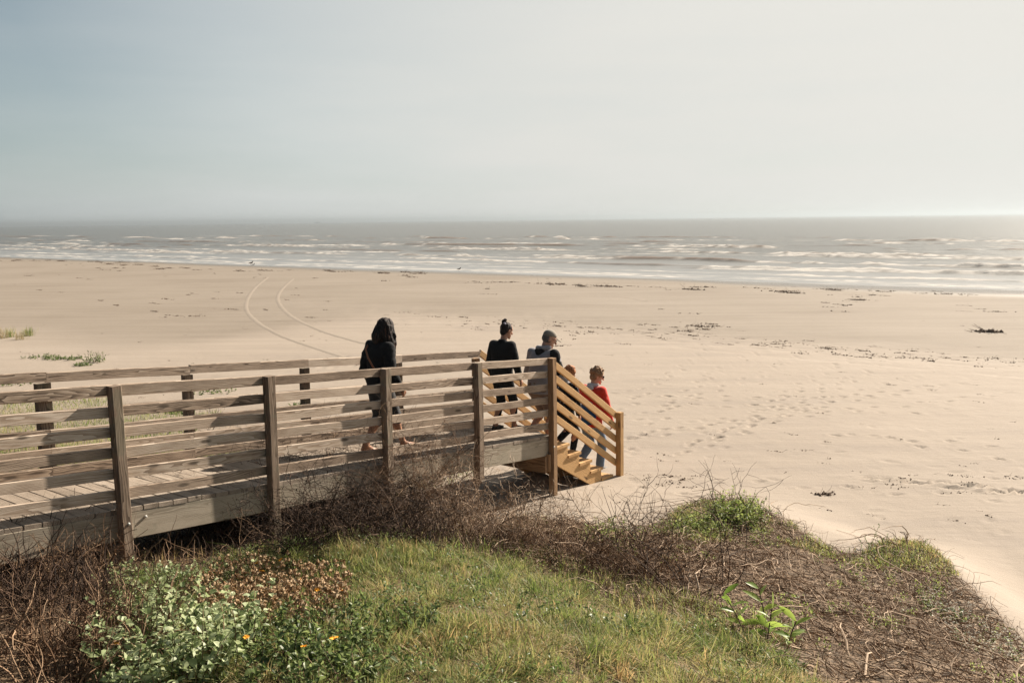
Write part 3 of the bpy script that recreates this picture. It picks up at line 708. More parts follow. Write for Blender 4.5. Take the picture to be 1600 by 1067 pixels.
def vec(*a): return np.array(a, float)
def rotm(yaw=0, pitch=0, roll=0):
    """head frame: +Y forward, +X right; pitch>0 looks down, yaw>0 turns to the left"""
    cy, sy, cp, sp, cr_, sr_ = math.cos(yaw), math.sin(yaw), math.cos(pitch), math.sin(pitch), math.cos(roll), math.sin(roll)
    Rz = np.array([[cy, -sy, 0], [sy, cy, 0], [0, 0, 1]]); Rx = np.array([[1, 0, 0], [0, cp, sp], [0, -sp, cp]]); Ry = np.array([[cr_, 0, sr_], [0, 1, 0], [-sr_, 0, cr_]])
    return Rz @ Rx @ Ry
class Person:
    def __init__(s, label, s_, off, z, heading, H, skin, lfoot, rfoot, larm, rarm, head=(0, .2, 0), lean=.03, hiplow=0.0, shw=1.0, hairstyle=None):
        """heading: angle from +X of the facing direction. feet: (dx, dy, dz, toe drop)"""
        s.H = H; p = W3(s_, off, z); s.M = Matrix.Translation(Vector([float(c) for c in p])) @ Matrix.Rotation(heading-math.pi/2, 4, 'Z')
        s.skin = skin; h = H; s.label = label
        hip = vec(0, 0, .515*h-hiplow); s.hip = hip
        s.chest = hip+vec(0, lean*.6*h, .20*h); s.neck = hip+vec(0, lean*h, .315*h); s.R = rotm(*head)
        s.head = s.neck+vec(0, .012*h, .035*h)+s.R@vec(0, .018*h, .072*h)
        w = .105*h*shw; s.sh = {-1: s.neck+vec(-w, -.005, -.035*h), 1: s.neck+vec(w, -.005, -.035*h)}
        s.foot = {-1: lfoot, 1: rfoot}; s.leg = {}
        for sd in (-1, 1):
            f = s.foot[sd]; hj = hip+vec(sd*.052*h, 0, -.01*h); an = vec(sd*.052*h+f[0], f[1], f[2]+.045*h)
            d = an-hj; L = np.linalg.norm(d); a, b = .245*h, .232*h; L = min(L, (a+b)*.999)
            d = d/np.linalg.norm(d); c = (a*a+L*L-b*b)/(2*a*L); hgt = a*math.sqrt(max(0, 1-c*c))
            fw = vec(0, 1, 0)-d*d[1]; fw /= np.linalg.norm(fw); kn = hj+d*a*c+fw*hgt; an = hj+d*L
            s.leg[sd] = (hj, kn, an, f[3])
        s.arm = {}
        for sd, (e, wv) in ((-1, larm), (1, rarm)):
            el = s.sh[sd]+vec(*e)*h; s.arm[sd] = (s.sh[sd], el, el+vec(*wv)*h)
        s.kids = []
    def to(s, v, hd=None): return s.head+s.R@(np.array(v)*s.H)
    def body(s, name='person'):
        h = s.H; b = SDF(.025)
        hip, ch, nk = s.hip, s.chest, s.neck; Y = (0, 1, 0)
        b.cone(hip+vec(-.035*h, 0, 0), hip+vec(.035*h, 0, 0), .062*h, None, (Y, .85)).cone(hip, ch, .066*h, .075*h, (Y, .72), .04)
        b.cone(ch+vec(-.03*h, 0, .02*h), ch+vec(.03*h, 0, .02*h), .068*h, None, (Y, .78)).cone(s.sh[-1]*.6+nk*.4-vec(0, 0, .03*h), s.sh[1]*.6+nk*.4-vec(0, 0, .03*h), .045*h)
        b.cone(nk-vec(0, 0, .03*h), s.to((0, -.012, -.05)), .034*h, .030*h)
        b.ell(s.head+s.R@vec(0, -.004*h, .012*h), vec(.045, .057, .055)*h, s.R).ell(s.to((0, .012, -.032)), vec(.034, .040, .038)*h, s.R, .02)
        b.cone(s.to((0, .05, .0)), s.to((0, .066, -.022)), .006*h, .0095*h, None, .008).cone(s.to((-.012, .052, -.046)), s.to((.012, .052, -.046)), .0045*h, None, None, .006)
        b.cone(s.to((0, .044, -.062)), s.to((0, .047, -.064)), .012*h, None, None, .012)
        b.cone(s.to((-.026, .047, .012)), s.to((-.009, .052, .012)), .005*h, None, None, .008).cone(s.to((.026, .047, .012)), s.to((.009, .052, .012)), .005*h, None, None, .008)
        for sd in (-1, 1): b.ell(s.to((sd*.046, -.004, -.006)), vec(.006, .012, .019)*h, s.R, .005)
        for sd in (-1, 1):
            hj, kn, an, toe = s.leg[sd]
            b.cone(hj, kn, .048*h, .031*h, None, .03); ca = kn*.7+an*.3-vec(0, .012*h, 0); b.cone(kn, ca, .029*h, .031*h).cone(ca, an, .031*h, .019*h)
            hl = an+vec(0, -.018*h, -.026*h); bl_ = an+vec(sd*.006*h, .075*h*math.cos(toe), -.032*h-.075*h*math.sin(toe)); tt = bl_+vec(0, .035*h, -.002)
            b.cone(an, hl, .020*h, .018*h).cone(an, bl_, .019*h, .016*h).cone(hl, bl_, .016*h, .016*h).cone(bl_, tt, .017*h, .012*h, ((0, 0, 1), .7))
            sh_, el, wr_ = s.arm[sd]
            b.cone(sh_, el, .030*h, .022*h).cone(el, el*.6+wr_*.4, .023*h, .021*h).cone(el*.6+wr_*.4, wr_, .021*h, .014*h)
            d = wr_-el; d = d/np.linalg.norm(d); side = np.cross(d, vec(sd, 0, .1)); side /= np.linalg.norm(side); nr = np.cross(side, d)*sd
            pc = wr_+d*.030*h
            b.cone(wr_, pc, .013*h, .016*h, (nr, .6), .012).cone(pc-side*.010*h, pc+side*.010*h+d*.012*h, .014*h, None, (nr, .65), .01)
            for j, (o, ln) in enumerate([(-.018, .040), (-.006, .046), (.006, .043), (.018, .034)]):
                f0 = pc+d*.018*h+side*o*h; f1 = f0+(d*.8+nr*.45*(-1))*ln*.55*h; f2 = f1+(d*.45+nr*-.85)*ln*.5*h
                b.cone(f0, f1, .0052*h, .0047*h, None, .003).cone(f1, f2, .0047*h, .004*h, None, .003)
            t0 = pc-side*.016*h-d*.008*h; t1 = t0+(-side*.6+d*.7-nr*.4)*.022*h; t2 = t1+(d*.85-nr*.5)*.018*h
            b.cone(t0, t1, .0065*h, .0058*h, None, .005).cone(t1, t2, .0058*h, .0048*h, None, .003)
        V, Q = b.mesh(.0062)
        me = mesh_np(name, V, [Q], smooth=True); s.o = link(name, me, s.skin, None, s.M)
        tag(s.o, s.label, 'person')
        return s
    def add(s, name, sd, mat, res=.009, label=None):
        V, Q = sd.mesh(res); me = mesh_np(name, V, [Q], smooth=True)
        # smooth the stair steps of the grid a little
        o = link(name, me, mat, s.o, s.M, s.M)
        if label: o['label'] = label
        s.kids.append(o); return o
    def jacket(s, hem, thick=.016, sleeve=1.0, loose=1.0, noise=.007):
        h = s.H; b = SDF(.035); hip, ch, nk = s.hip, s.chest, s.neck; Y = (0, 1, 0); t = thick
        hz = vec(0, 0, hem*h); lo_ = hip+hz
        b.cone(lo_-vec(.03*h, 0, .03*h), ch-vec(.03*h, 0, 0), .070*h*loose+t, .072*h+t, (Y, .80)).cone(lo_+vec(.03*h, 0, -.03*h), ch+vec(.03*h, 0, 0), .070*h*loose+t, .072*h+t, (Y, .80))
        b.cone(ch+vec(-.035*h, 0, .03*h), ch+vec(.035*h, 0, .03*h), .068*h+t, None, (Y, .82)).cone(s.sh[-1]*.75+nk*.25-vec(0, 0, .02*h), s.sh[1]*.75+nk*.25-vec(0, 0, .02*h), .042*h+t*.6)
        for sd in (-1, 1):
            sh_, el, wr_ = s.arm[sd]; e = wr_ if sleeve >= 1 else el*(1-sleeve)+wr_*sleeve
            b.cone(sh_, el, .034*h+t, .029*h+t*.9, None, .03).cone(el, e, .029*h+t*.9, .021*h+t*.7, None, .02)
        b.plane(lo_-vec(0, 0, .03*h), (0, 0, -1)); b.noise = (noise, 7, 7, 13, 3+int(h*100))
        b.cut[-1] = b.cut[-1]; s.hemz = (lo_-vec(0, 0, .03*h))[2]
        # sleeves may hang below the hem: keep them by cutting only round the body
        return b
    def trousers(s, to, rad=1.0, taper=.033, noise=.005):
        h = s.H; b = SDF(.02); hip = s.hip
        b.cone(hip+vec(-.032*h, 0, .03*h), hip+vec(.032*h, 0, .03*h), .062*h+.012, None, ((0, 1, 0), .9)).cone(hip+vec(-.035*h, 0, -.01), hip+vec(.035*h, 0, -.01), .066*h+.01, None, ((0, 1, 0), .9))
        for sd in (-1, 1):
            hj, kn, an, toe = s.leg[sd]
            b.cone(hj, kn, (.052*h+.008)*rad, (.036*h+.008)*rad, None, .025)
            if to < 1: e = hj*(1-to)+kn*to; b.p[-1] = ('c', hj, e, (.052*h+.008)*rad, (.044*h+.010)*rad, None, .025)
            elif to > 1: e = kn*(2-to)+an*(to-1); b.cone(kn, e, (.036*h+.007)*rad, taper*h, None, .02)
        b.noise = (noise, 9, 9, 16, 40+int(h*100)); return b
    def shoes(s, mat, name='shoe'):
        h = s.H
        for sd in (-1, 1):
            b = SDF(.015); hj, kn, an, toe = s.leg[sd]
            hl = an+vec(0, -.020*h, -.027*h); bl_ = an+vec(sd*.006*h, .078*h*math.cos(toe), -.034*h-.078*h*math.sin(toe)); tt = bl_+vec(0, .036*h, -.001)
            b.cone(an-vec(0, 0, .012*h), hl, .024*h, .023*h).cone(an-vec(0, 0, .012*h), bl_, .024*h, .021*h).cone(hl, bl_, .021*h, .021*h).cone(bl_, tt, .022*h, .017*h, ((0, 0, 1), .75))
            s.add(name, b, mat, .007)

HD = ALPHA
# --- woman with long hair, walking down the boardwalk
A1 = Person('barefoot woman with long dark wavy hair, black jacket and denim shorts on the boardwalk', 3.70, -.60, deckz(3.70)-.0, HD-.10, 1.60, SK3,
            (0, -.17, -.17*-SLOPE+.0, .25), (0, .27, .27*-SLOPE+.01, -.1), ((-.045, -.03, -.17), (-.0, .07, -.14)), ((.045, -.02, -.175), (.0, .09, -.125)), head=(-.35, .34, 0), lean=.012, hiplow=.03).body()
j = A1.jacket(-.01, .020, loose=1.08, noise=.013); 
j.plane(vec(0, 0, 0)+A1.neck+vec(0, 0, .02), (0, 0, 1)); A1.add('jacket', j, BLACK)
A1.add('shorts', A1.trousers(1.12, 1.12, .046), cloth('charcoal cloth', (.022, .024, .027), (.035, .037, .04), 20))
hb = SDF(.012); h = A1.H; r1 = np.random.default_rng(11)
hb.ell(A1.to((0, -.012, .022)), vec(.057, .064, .059)*h, A1.R, .02).ell(A1.to((0, -.040, -.05)), vec(.070, .046, .09)*h, A1.R, .03)
for k in range(60):
    a = -2.75+5.5*(k+.5)/60*1.0; ca, sa = math.sin(a), -math.cos(a)
    p = A1.to((.052*ca, .004+.052*sa-.014, .025)); L = r1.uniform(.19, .265)*h*(1 if abs(a) < 2.2 else .7); rr = r1.uniform(.013, .020)
    out = vec(ca*.85, sa*.6-.2, 0)
    for q in range(6):
        w_ = .022*math.sin(q*1.9+k*1.3)
        n_ = p+vec(0, 0, -L/6)+out*(.017 if q < 3 else .003)+vec(w_*(-sa), w_*ca, 0)*.9
        hb.cone(p, n_, rr*(1-.08*q), rr*(1-.08*(q+1))*.95, None, .008); p = n_
hb.noise = (.008, 60, 60, 13, 9)
A1.add('hair', hb, hairm('long dark brown hair', (.006, .004, .003), (.17, .07, .04), (.52, .78)), .0065)
st = SDF(.01); ch = A1.chest; bk = -.075*h-.030
pts = [A1.sh[-1]+vec(.03, -.035, .055), A1.sh[-1]+vec(.06, bk*.80, -.02), ch+vec(-.01, bk-.012, .02), ch+vec(.06, bk-.012, -.06), A1.hip+vec(.12, -.07, .10)]
for a_, b_ in zip(pts[:-1], pts[1:]): st.cone(a_, b_, .011, None, None, .006)
A1.add('bag_strap', st, STRAP, .006)

# --- woman with a bun
A2 = Person('woman with dark hair in a bun, black jacket and leggings, at the stair top', 6.11, -.68, deckz(6.1), HD+.05, 1.52, SK1,
            (-.03, -.02, .0, 0), (.03, .13, -.01, 0), ((-.05, -.01, -.175), (.01, .05, -.13)), ((.052, .0, -.175), (.005, .055, -.135)), head=(-.35, .30, 0), lean=.02, hiplow=.012, shw=.92).body()
j = A2.jacket(.0, .016, loose=1.02); j.plane(A2.neck+vec(0, 0, .028), (0, 0, 1)); j.cone(A2.neck-vec(0, .01, .01), A2.neck+vec(0, -.01, .06), .058, .054)
A2.add('jacket', j, BLACK); A2.add('leggings', A2.trousers(1.75, .98, .028, .003), BLACK); A2.shoes(SHOE)
h = A2.H; hb = SDF(.015); hb.ell(A2.to((0, -.012, .016)), vec(.051, .058, .055)*h, A2.R, .02).ell(A2.to((0, -.032, -.025)), vec(.038, .030, .034)*h, A2.R, .02).ell(A2.to((0, -.050, .066)), vec(.024, .022, .022)*h, A2.R, .006)
hb.ell(A2.to((.010, -.048, .086)), vec(.015, .013, .013)*h, A2.R, .006); hb.noise = (.004, 60, 60, 22, 4)
A2.add('hair', hb, hairm('black hair', (.008, .006, .006), (.05, .03, .024)), .006)
sc = SDF(.006)
for k in range(9):
    a0, a1 = k*6.283/9, (k+1)*6.283/9
    sc.cone(A2.to((.023*math.cos(a0), -.045-.010*math.cos(a0)*0-.016*math.sin(a0), .046+.014*math.sin(a0))), A2.to((.023*math.cos(a1), -.045-.016*math.sin(a1), .046+.014*math.sin(a1))), .009+.003*(k % 2), .011)
A2.add('scrunchie', sc, LILAC, .005)

# --- older man in a cap
A3 = Person('older man in beige cap, glasses and grey and black hooded jacket on the stair', 6.95, -.66, .55, HD-.05, 1.74, SK2,
            (0, -.10, .18, .2), (0, .06, .0, 0), ((-.05, .0, -.17), (.01, .08, -.12)), ((.05, .02, -.17), (.0, .10, -.10)), head=(-.75, .42, 0), lean=.06, hiplow=.03, shw=1.08).body()
h = A3.H
j = A3.jacket(-.01, .022, loose=1.12); j.plane(A3.neck+vec(0, 0, .02), (0, 0, 1)); A3.add('jacket', j, GREYC)
yk = SDF(.02); nk = A3.neck
yk.cone(A3.chest+vec(.06, -.006*h, .02), A3.chest+vec(.10, -.01, .09), .082, .08, ((0, 1, 0), .95)).cone(A3.sh[1]+vec(.0, 0, .006), A3.arm[1][1], .034*h+.026, .029*h+.022).cone(A3.sh[-1]*.5+nk*.5+vec(0, -.01, -.015), A3.sh[1]+vec(0, 0, -.01), .058, .060)
yk.noise = (.005, 8, 8, 14, 77); A3.add('jacket_yoke', yk, BLACK, label='black shoulder and sleeve panel of the jacket')
hd = SDF(.02)
for k in range(12):
    a0, a1 = math.pi*(1.0+k/12), math.pi*(1.0+(k+1)/12)
    f_ = lambda a: nk+vec(.088*math.cos(a), .03+.115*math.sin(a)*1.0-.0, .035+.030*math.sin(a)*-1-.035*(-math.sin(a)))
    hd.cone(f_(a0), f_(a1), .030-.0*k, .030)
hd.noise = (.005, 12, 12, 12, 5); A3.add('hood', hd, GREYC, .008)
hl = SDF(.03); hl.ell(nk+vec(0, -.085, -.005), vec(.085, .045, .055)).ell(nk+vec(0, -.098, -.055), vec(.055, .035, .045)); A3.add('hood_lining', hl, BLACK, .008, label='black inside of the hood')
A3.add('shorts', A3.trousers(.95, 1.12), KHAKI); A3.shoes(SHOE)
hb = SDF(.012); hb.ell(A3.to((0, -.014, -.004)), vec(.049, .052, .044)*h, A3.R, .02); hb.plane(A3.to((0, 0, .02)), A3.R@vec(0, 0, 1)); hb.plane(A3.to((0, .012, 0)), A3.R@vec(0, 1, 0)); hb.noise = (.003, 60, 60, 40, 6)
A3.add('hair', hb, hairm('grey hair', (.05, .045, .04), (.20, .185, .17)), .006)
cp = SDF(.012); cp.ell(A3.to((0, -.006, .022)), vec(.051, .061, .052)*h, A3.R, .01); cp.plane(A3.to((0, 0, .022)), A3.R@vec(0, .22, -1)); A3.add('cap', cp, CAPM, .006)
br = SDF(.01)
for x_ in (-.032, -.016, 0, .016, .032): br.cone(A3.to((x_, .045, .022)), A3.to((x_*.9, .102-abs(x_)*.5, .010)), .0055, .005, None, .012)
A3.add('cap_brim', br, CAPM, .0045)
gl = SDF(.003)
for sd in (-1, 1):
    gl.cone(A3.to((sd*.046, -.004, .006)), A3.to((sd*.038, .052, .004)), .0028)
    for k in range(8):
        a0, a1 = k*.785, (k+1)*.785; gl.cone(A3.to((sd*.021+.015*math.cos(a0), .060, .0+.011*math.sin(a0))), A3.to((sd*.021+.015*math.cos(a1), .060, .011*math.sin(a1))), .0026)
gl.cone(A3.to((-.006, .062, .002)), A3.to((.006, .062, .002)), .0026); A3.add('glasses', gl, GLASSM, .0028)

# --- child half hidden behind the stair rail
A4 = Person('child with ginger hair and dark clothes, half hidden behind the yellow stair rails', 7.20, -.38, .386, HD-.12, 1.36, SK2,
            (0, -.10, .17, .2), (0, .08, .0, 0), ((-.05, .0, -.17), (.0, .03, -.13)), ((.045, .0, -.175), (.0, .03, -.13)), head=(-.25, .25, 0), lean=.03, hiplow=.03).body()
h = A4.H; j = A4.jacket(.0, .018, noise=.003); j.plane(A4.neck+vec(0, 0, .02), (0, 0, 1))
mp_ = MT('black cloth with pale dashes'); tt_ = mp_.n('ShaderNodeTexCoord').outputs['Object']
vo = mp_.n('ShaderNodeTexVoronoi'); vo.inputs['Scale'].default_value = 1; mp_.lk(mp_.vm('MULTIPLY', tt_, (16, 16, 40)), vo.inputs['Vector'])
PAT = mp_.done(mp_.bsdf(mp_.mix(mp_.math('LESS_THAN', vo.outputs['Distance'], .22), (.012, .012, .014), (.45, .45, .48)), .9, .2))
A4.add('jacket', j, PAT); A4.add('trousers', A4.trousers(1.85, 1.05), BLACK); A4.shoes(SHOE)
hb = SDF(.015); hb.ell(A4.to((0, -.010, .018)), vec(.064, .070, .064)*h, A4.R, .02).ell(A4.to((0, -.03, -.02)), vec(.056, .042, .050)*h, A4.R, .02); hb.noise = (.010, 38, 38, 25, 8)
A4.add('hair', hb, hairm('ginger hair', (.16, .055, .02), (.50, .22, .09)), .006)

# --- person in red at the foot of the stair
A5 = Person('person with curly brown hair in a red and blue sweater at the stair foot', 8.06, -.50, -.055, HD-.02, 1.66, SK2,
            (0, -.19, .10, .45), (0, .13, .0, 0), ((-.05, .0, -.17), (.0, .06, -.13)), ((.052, .02, -.17), (.0, .06, -.13)), head=(-.75, .28, 0), lean=.035, hiplow=.035, shw=.97).body()
h = A5.H; j = A5.jacket(-.02, .022, loose=1.08, noise=.010); j.plane(A5.neck+vec(0, 0, .02), (0, 0, 1)); A5.add('sweater', j, RED)
bl_ = SDF(.03); z0 = A5.chest; bl_.cone(z0+vec(-.035*h, -.012, -.01*h), A5.hip+vec(-.035*h, -.012, .0), .074*h+.022, .072*h+.026, ((0, 1, 0), .80)).cone(z0+vec(.015*h, -.012, -.01*h), A5.hip+vec(.02*h, -.012, .0), .074*h+.022, .072*h+.024, ((0, 1, 0), .80))
bl_.plane(A5.hip+vec(0, 0, -.04*h), (0, 0, -1)); bl_.plane(z0+vec(0, 0, -.0*h), (.35, 0, 1)); bl_.plane(z0+vec(0, 0.0, 0), (0, 1, 0)); bl_.noise = (.006, 7, 7, 13, 55)
A5.add('sweater_panel', bl_, BLUE, label='blue lower back panel of the red sweater')
co = SDF(.02); nk = A5.neck
for k in range(14):
    a0, a1 = k*.449, (k+1)*.449; f_ = lambda a: nk+vec(.062*math.cos(a), .012+.062*math.sin(a), .018+.012*math.sin(a)*-1)
    co.cone(f_(a0), f_(a1), .024)
co.ell(nk+vec(0, -.085, -.015), vec(.075, .03, .05)); A5.add('collar', co, LGREY, .007)
A5.add('jeans', A5.trousers(1.9, 1.08, .040), LDENIM); A5.shoes(SHOE)
hb = SDF(.012); hb.ell(A5.to((0, -.008, .022)), vec(.056, .062, .058)*h, A5.R, .02).ell(A5.to((0, -.03, -.018)), vec(.046, .036, .042)*h, A5.R, .02)
for k in range(90):
    d = r1.normal(0, 1, 3); d[2] = abs(d[2])*.9-.25; d /= np.linalg.norm(d)
    if d[1] > .55 and d[2] < .4: continue
    c_ = A5.to((d[0]*.060, d[1]*.064-.008, .024+d[2]*.062)); hb.ell(c_, vec(1, 1, 1)*r1.uniform(.012, .018), None, .016)
hb.noise = (.005, 70, 70, 50, 8)
A5.add('hair', hb, hairm('curly brown hair', (.13, .07, .035), (.42, .26, .15)), .006)
gl = SDF(.003)
for sd in (-1, 1):
    gl.cone(A5.to((sd*.047, -.004, .008)), A5.to((sd*.040, .050, .006)), .004); gl.ell(A5.to((sd*.021, .058, .002)), vec(.018, .005, .013)*h, A5.R, .004)
gl.cone(A5.to((-.006, .061, .006)), A5.to((.006, .061, .006)), .003); A5.add('sunglasses', gl, GLASSM, .003)

# ------------------------------------------------------------------ vegetation
def leafmat(name, stops, rough=.55, trans=.35, nscale=1.3, spec=.3):
    m = MT(name); r = m.attr('rnd'); t = m.n('ShaderNodeTexCoord').outputs['Object']
    f = m.math('ADD', m.math('MULTIPLY', r, .6), m.math('MULTIPLY', m.noise(t, nscale, 4), .4))
    c = m.ramp(f, stops); b = m.bsdf(c, rough, spec)
    tr = m.n('ShaderNodeBsdfTranslucent'); m.lk(m.mix(.5, c, (.9, .95, .25), 'MULTIPLY'), tr.inputs[0]); 
    tm = m.n('ShaderNodeVectorMath', operation='SCALE'); m.lk(c, tm.inputs[0]); tm.inputs['Scale'].default_value = 1.8; m.lk(tm.outputs[0], tr.inputs[0])
    ms = m.n('ShaderNodeMixShader'); ms.inputs[0].default_value = trans; m.lk(b.outputs[0], ms.inputs[1]); m.lk(tr.outputs[0], ms.inputs[2])
    m.lk(ms.outputs[0], m.out.inputs['Surface']); return m.m
def twigmat(name, stops):
    m = MT(name); r = m.attr('rnd'); t = m.n('ShaderNodeTexCoord').outputs['Object']
    f = m.math('ADD', m.math('MULTIPLY', r, .7), m.math('MULTIPLY', m.noise(t, 9, 3), .3))
    return m.done(m.bsdf(m.ramp(f, stops), .85, .2))
M_GRASS = leafmat('grass blades', [(.12, (.035, .058, .014)), (.32, (.09, .13, .03)), (.5, (.175, .20, .058)), (.66, (.28, .25, .11)), (.84, (.37, .25, .12))], trans=.38, nscale=1.1)
M_DRYG = leafmat('dry grass blades', [(.25, (.14, .12, .04)), (.5, (.27, .20, .09)), (.75, (.36, .27, .15))], trans=.3)
M_TW = twigmat('dead brown twigs', [(.2, (.042, .022, .012)), (.5, (.145, .085, .048)), (.8, (.32, .215, .135))])
M_TWD = twigmat('dark dead twigs', [(.2, (.014, .008, .005)), (.5, (.045, .026, .017)), (.8, (.12, .075, .05))])
M_TWL = twigmat('pale dead stems', [(.15, (.09, .055, .034)), (.5, (.26, .18, .118)), (.85, (.48, .365, .265))])
M_LF = leafmat('fresh green leaves', [(.2, (.04, .065, .02)), (.5, (.105, .145, .045)), (.8, (.19, .23, .085))], .45, .35, 2)
M_LFP = leafmat('pale grey green leaves', [(.2, (.11, .15, .055)), (.5, (.27, .32, .155)), (.8, (.44, .48, .29))], .5, .3, 3)
M_BUSH = leafmat('yellow green bush leaves', [(.2, (.075, .11, .025)), (.5, (.17, .215, .055)), (.8, (.28, .32, .11))], .5, .4, 2)
M_LFB = leafmat('bright big leaves', [(.3, (.14, .22, .04)), (.7, (.25, .32, .07))], .4, .45, 3)
M_SEED = leafmat('dry seed heads', [(.2, (.16, .085, .035)), (.5, (.36, .24, .13)), (.8, (.55, .42, .28))], .9, .15, 3)
m = MT('orange petals'); M_PET = m.done(m.bsdf((.75, .33, .02), .7, .2))
m = MT('white petals'); M_WH = m.done(m.bsdf((.40, .39, .32), .7, .2))

def rand_dir(n, up=0.6, spread=1.0, r=None):
    r = r or rng; a = r.uniform(0, 2*np.pi, n); t = np.abs(r.normal(0, spread, n))
    return np.stack([np.sin(t)*np.cos(a), np.sin(t)*np.sin(a), np.cos(t)], 1)
def polylines(start, d, L, nseg, wander, grav=0.0, r=None):
    r = r or rng; n = len(start); P = np.zeros((n, nseg+1, 3)); P[:, 0] = start; d = d/np.linalg.norm(d, axis=1, keepdims=True); st = (np.asarray(L)/nseg).reshape(-1, 1)*np.ones((n, 1))
    cv = r.normal(0, wander*.5, (n, 3))
    for k in range(nseg):
        d = d+r.normal(0, wander, (n, 3))+cv; d[:, 2] += grav; d /= np.linalg.norm(d, axis=1, keepdims=True)+1e-9; P[:, k+1] = P[:, k]+d*st
    return P
def above(P, c=0.01):
    """keep points over the ground"""
    g = GZI(P[..., 0], P[..., 1])+c; P[..., 2] = np.maximum(P[..., 2], g); return P
def GZI(x, y):
    x = np.asarray(x); y = np.asarray(y)
    i = np.clip(np.searchsorted(gx, x)-1, 0, len(gx)-2); j = np.clip(np.searchsorted(gy, y)-1, 0, len(gy)-2)
    tx = (x-gx[i])/(gx[i+1]-gx[i]); ty = (y-gy[j])/(gy[j+1]-gy[j])
    return GZ[j, i]*(1-tx)*(1-ty)+GZ[j, i+1]*tx*(1-ty)+GZ[j+1, i]*(1-tx)*ty+GZ[j+1, i+1]*tx*ty
class Geo:
    def __init__(s): s.V, s.F3, s.F4, s.R, s.n = [], [], [], [], 0
    def addv(s, V, rnd, f4=None, f3=None):
        s.V.append(V); s.R.append(rnd)
        if f4 is not None: s.F4.append(f4+s.n)
        if f3 is not None: s.F3.append(f3+s.n)
        s.n += len(V)
    def tubes(s, P, r0, r1, rnd=None, sides=3):
        n, m, _ = P.shape; T = np.gradient(P, axis=1); T /= np.linalg.norm(T, axis=2, keepdims=True)+1e-9
        up = np.where(np.abs(T[..., 2:3]) > .9, np.array([1., 0, 0]), np.array([0., 0, 1.])); A = np.cross(T, up); A /= np.linalg.norm(A, axis=2, keepdims=True)+1e-9; B = np.cross(T, A)
        rr = (np.asarray(r0).reshape(-1, 1)*np.ones((n, 1)))*(1-np.linspace(0, 1, m))[None]+(np.asarray(r1).reshape(-1, 1)*np.ones((n, 1)))*np.linspace(0, 1, m)[None]
        an = np.arange(sides)*2*np.pi/sides
        V = P[:, :, None]+rr[:, :, None, None]*(A[:, :, None]*np.cos(an)[None, None, :, None]+B[:, :, None]*np.sin(an)[None, None, :, None])
        base = (np.arange(n)*m*sides)[:, None, None]; k = (np.arange(m-1)*sides)[None, :, None]; j = np.arange(sides)[None, None]; j2 = (j+1) % sides
        q = np.stack([base+k+j, base+k+j2, base+k+sides+j2, base+k+sides+j], -1).reshape(-1, 4)
        rnd = rng.random(n) if rnd is None else rnd
        s.addv(V.reshape(-1, 3), np.repeat(rnd, m*sides), q)
    def blades(s, P0, d, L, w, bend, nseg=3, rnd=None):
        n = len(P0); d = d/np.linalg.norm(d, axis=1, keepdims=True); a = rng.uniform(0, 2*np.pi, n); side = np.stack([np.cos(a), np.sin(a), 0*a], 1)
        bd = np.stack([-np.sin(a), np.cos(a), 0*a], 1)*bend[:, None]; bd[:, 2] -= np.abs(bend)*.6
        t = np.linspace(0, 1, nseg+1); L = L[:, None, None]
        C = P0[:, None]+d[:, None]*L*t[None, :, None]+bd[:, None]*L*(t**2)[None, :, None]
        ww = (w[:, None]*np.array([.75]+[1-.25*(k/nseg) for k in range(1, nseg)])[None])[..., None]
        Lf = C[:, :-1]-side[:, None]*ww/2; Rt = C[:, :-1]+side[:, None]*ww/2
        V = np.concatenate([Lf, Rt, C[:, -1:]], 1); mm = 2*nseg+1; base = (np.arange(n)*mm)[:, None]
        k = np.arange(nseg-1)[None]; q = np.stack([base+k, base+nseg+k, base+nseg+k+1, base+k+1], -1).reshape(-1, 4)
        f3 = np.stack([base[:, 0]+nseg-1, base[:, 0]+2*nseg-1, base[:, 0]+2*nseg], 1)
        s.addv(V.reshape(-1, 3), np.repeat(rng.random(n) if rnd is None else rnd, mm), q, f3)
    def leaves(s, P0, d, L, w, droop=.3, fold=.18, rnd=None):
        """pointed oval leaves of 4 quads per half, folded at the midrib"""
        n = len(P0); d = d/(np.linalg.norm(d, axis=1, keepdims=True)+1e-9); up = np.tile([0., 0, 1], (n, 1))+rng.normal(0, .45, (n, 3))
        side = np.cross(d, up); side /= np.linalg.norm(side, axis=1, keepdims=True)+1e-9; nr = np.cross(side, d)
        t = np.array([0, .22, .5, .78, 1.0]); pr = np.array([.06, .75, 1.0, .62, .0])
        L = np.asarray(L).reshape(-1, 1, 1)*np.ones((n, 1, 1)); w = np.asarray(w).reshape(-1, 1, 1)*np.ones((n, 1, 1))
        C = P0[:, None]+d[:, None]*L*t[None, :, None]; C[..., 2] -= (droop*L[..., 0]*(t**2)[None])
        E = side[:, None]*(w*.5)*pr[None, :, None]; U = nr[:, None]*(w*fold)*pr[None, :, None]
        V = np.concatenate([C, C-E+U, C+E+U], 1); base = (np.arange(n)*15)[:, None]; k = np.arange(4)[None]
        q = np.concatenate([np.stack([base+k, base+k+1, base+5+k+1, base+5+k], -1), np.stack([base+k, base+10+k, base+10+k+1, base+k+1], -1)], 1).reshape(-1, 4)
        s.addv(V.reshape(-1, 3), np.repeat(rng.random(n) if rnd is None else rnd, 15), q)
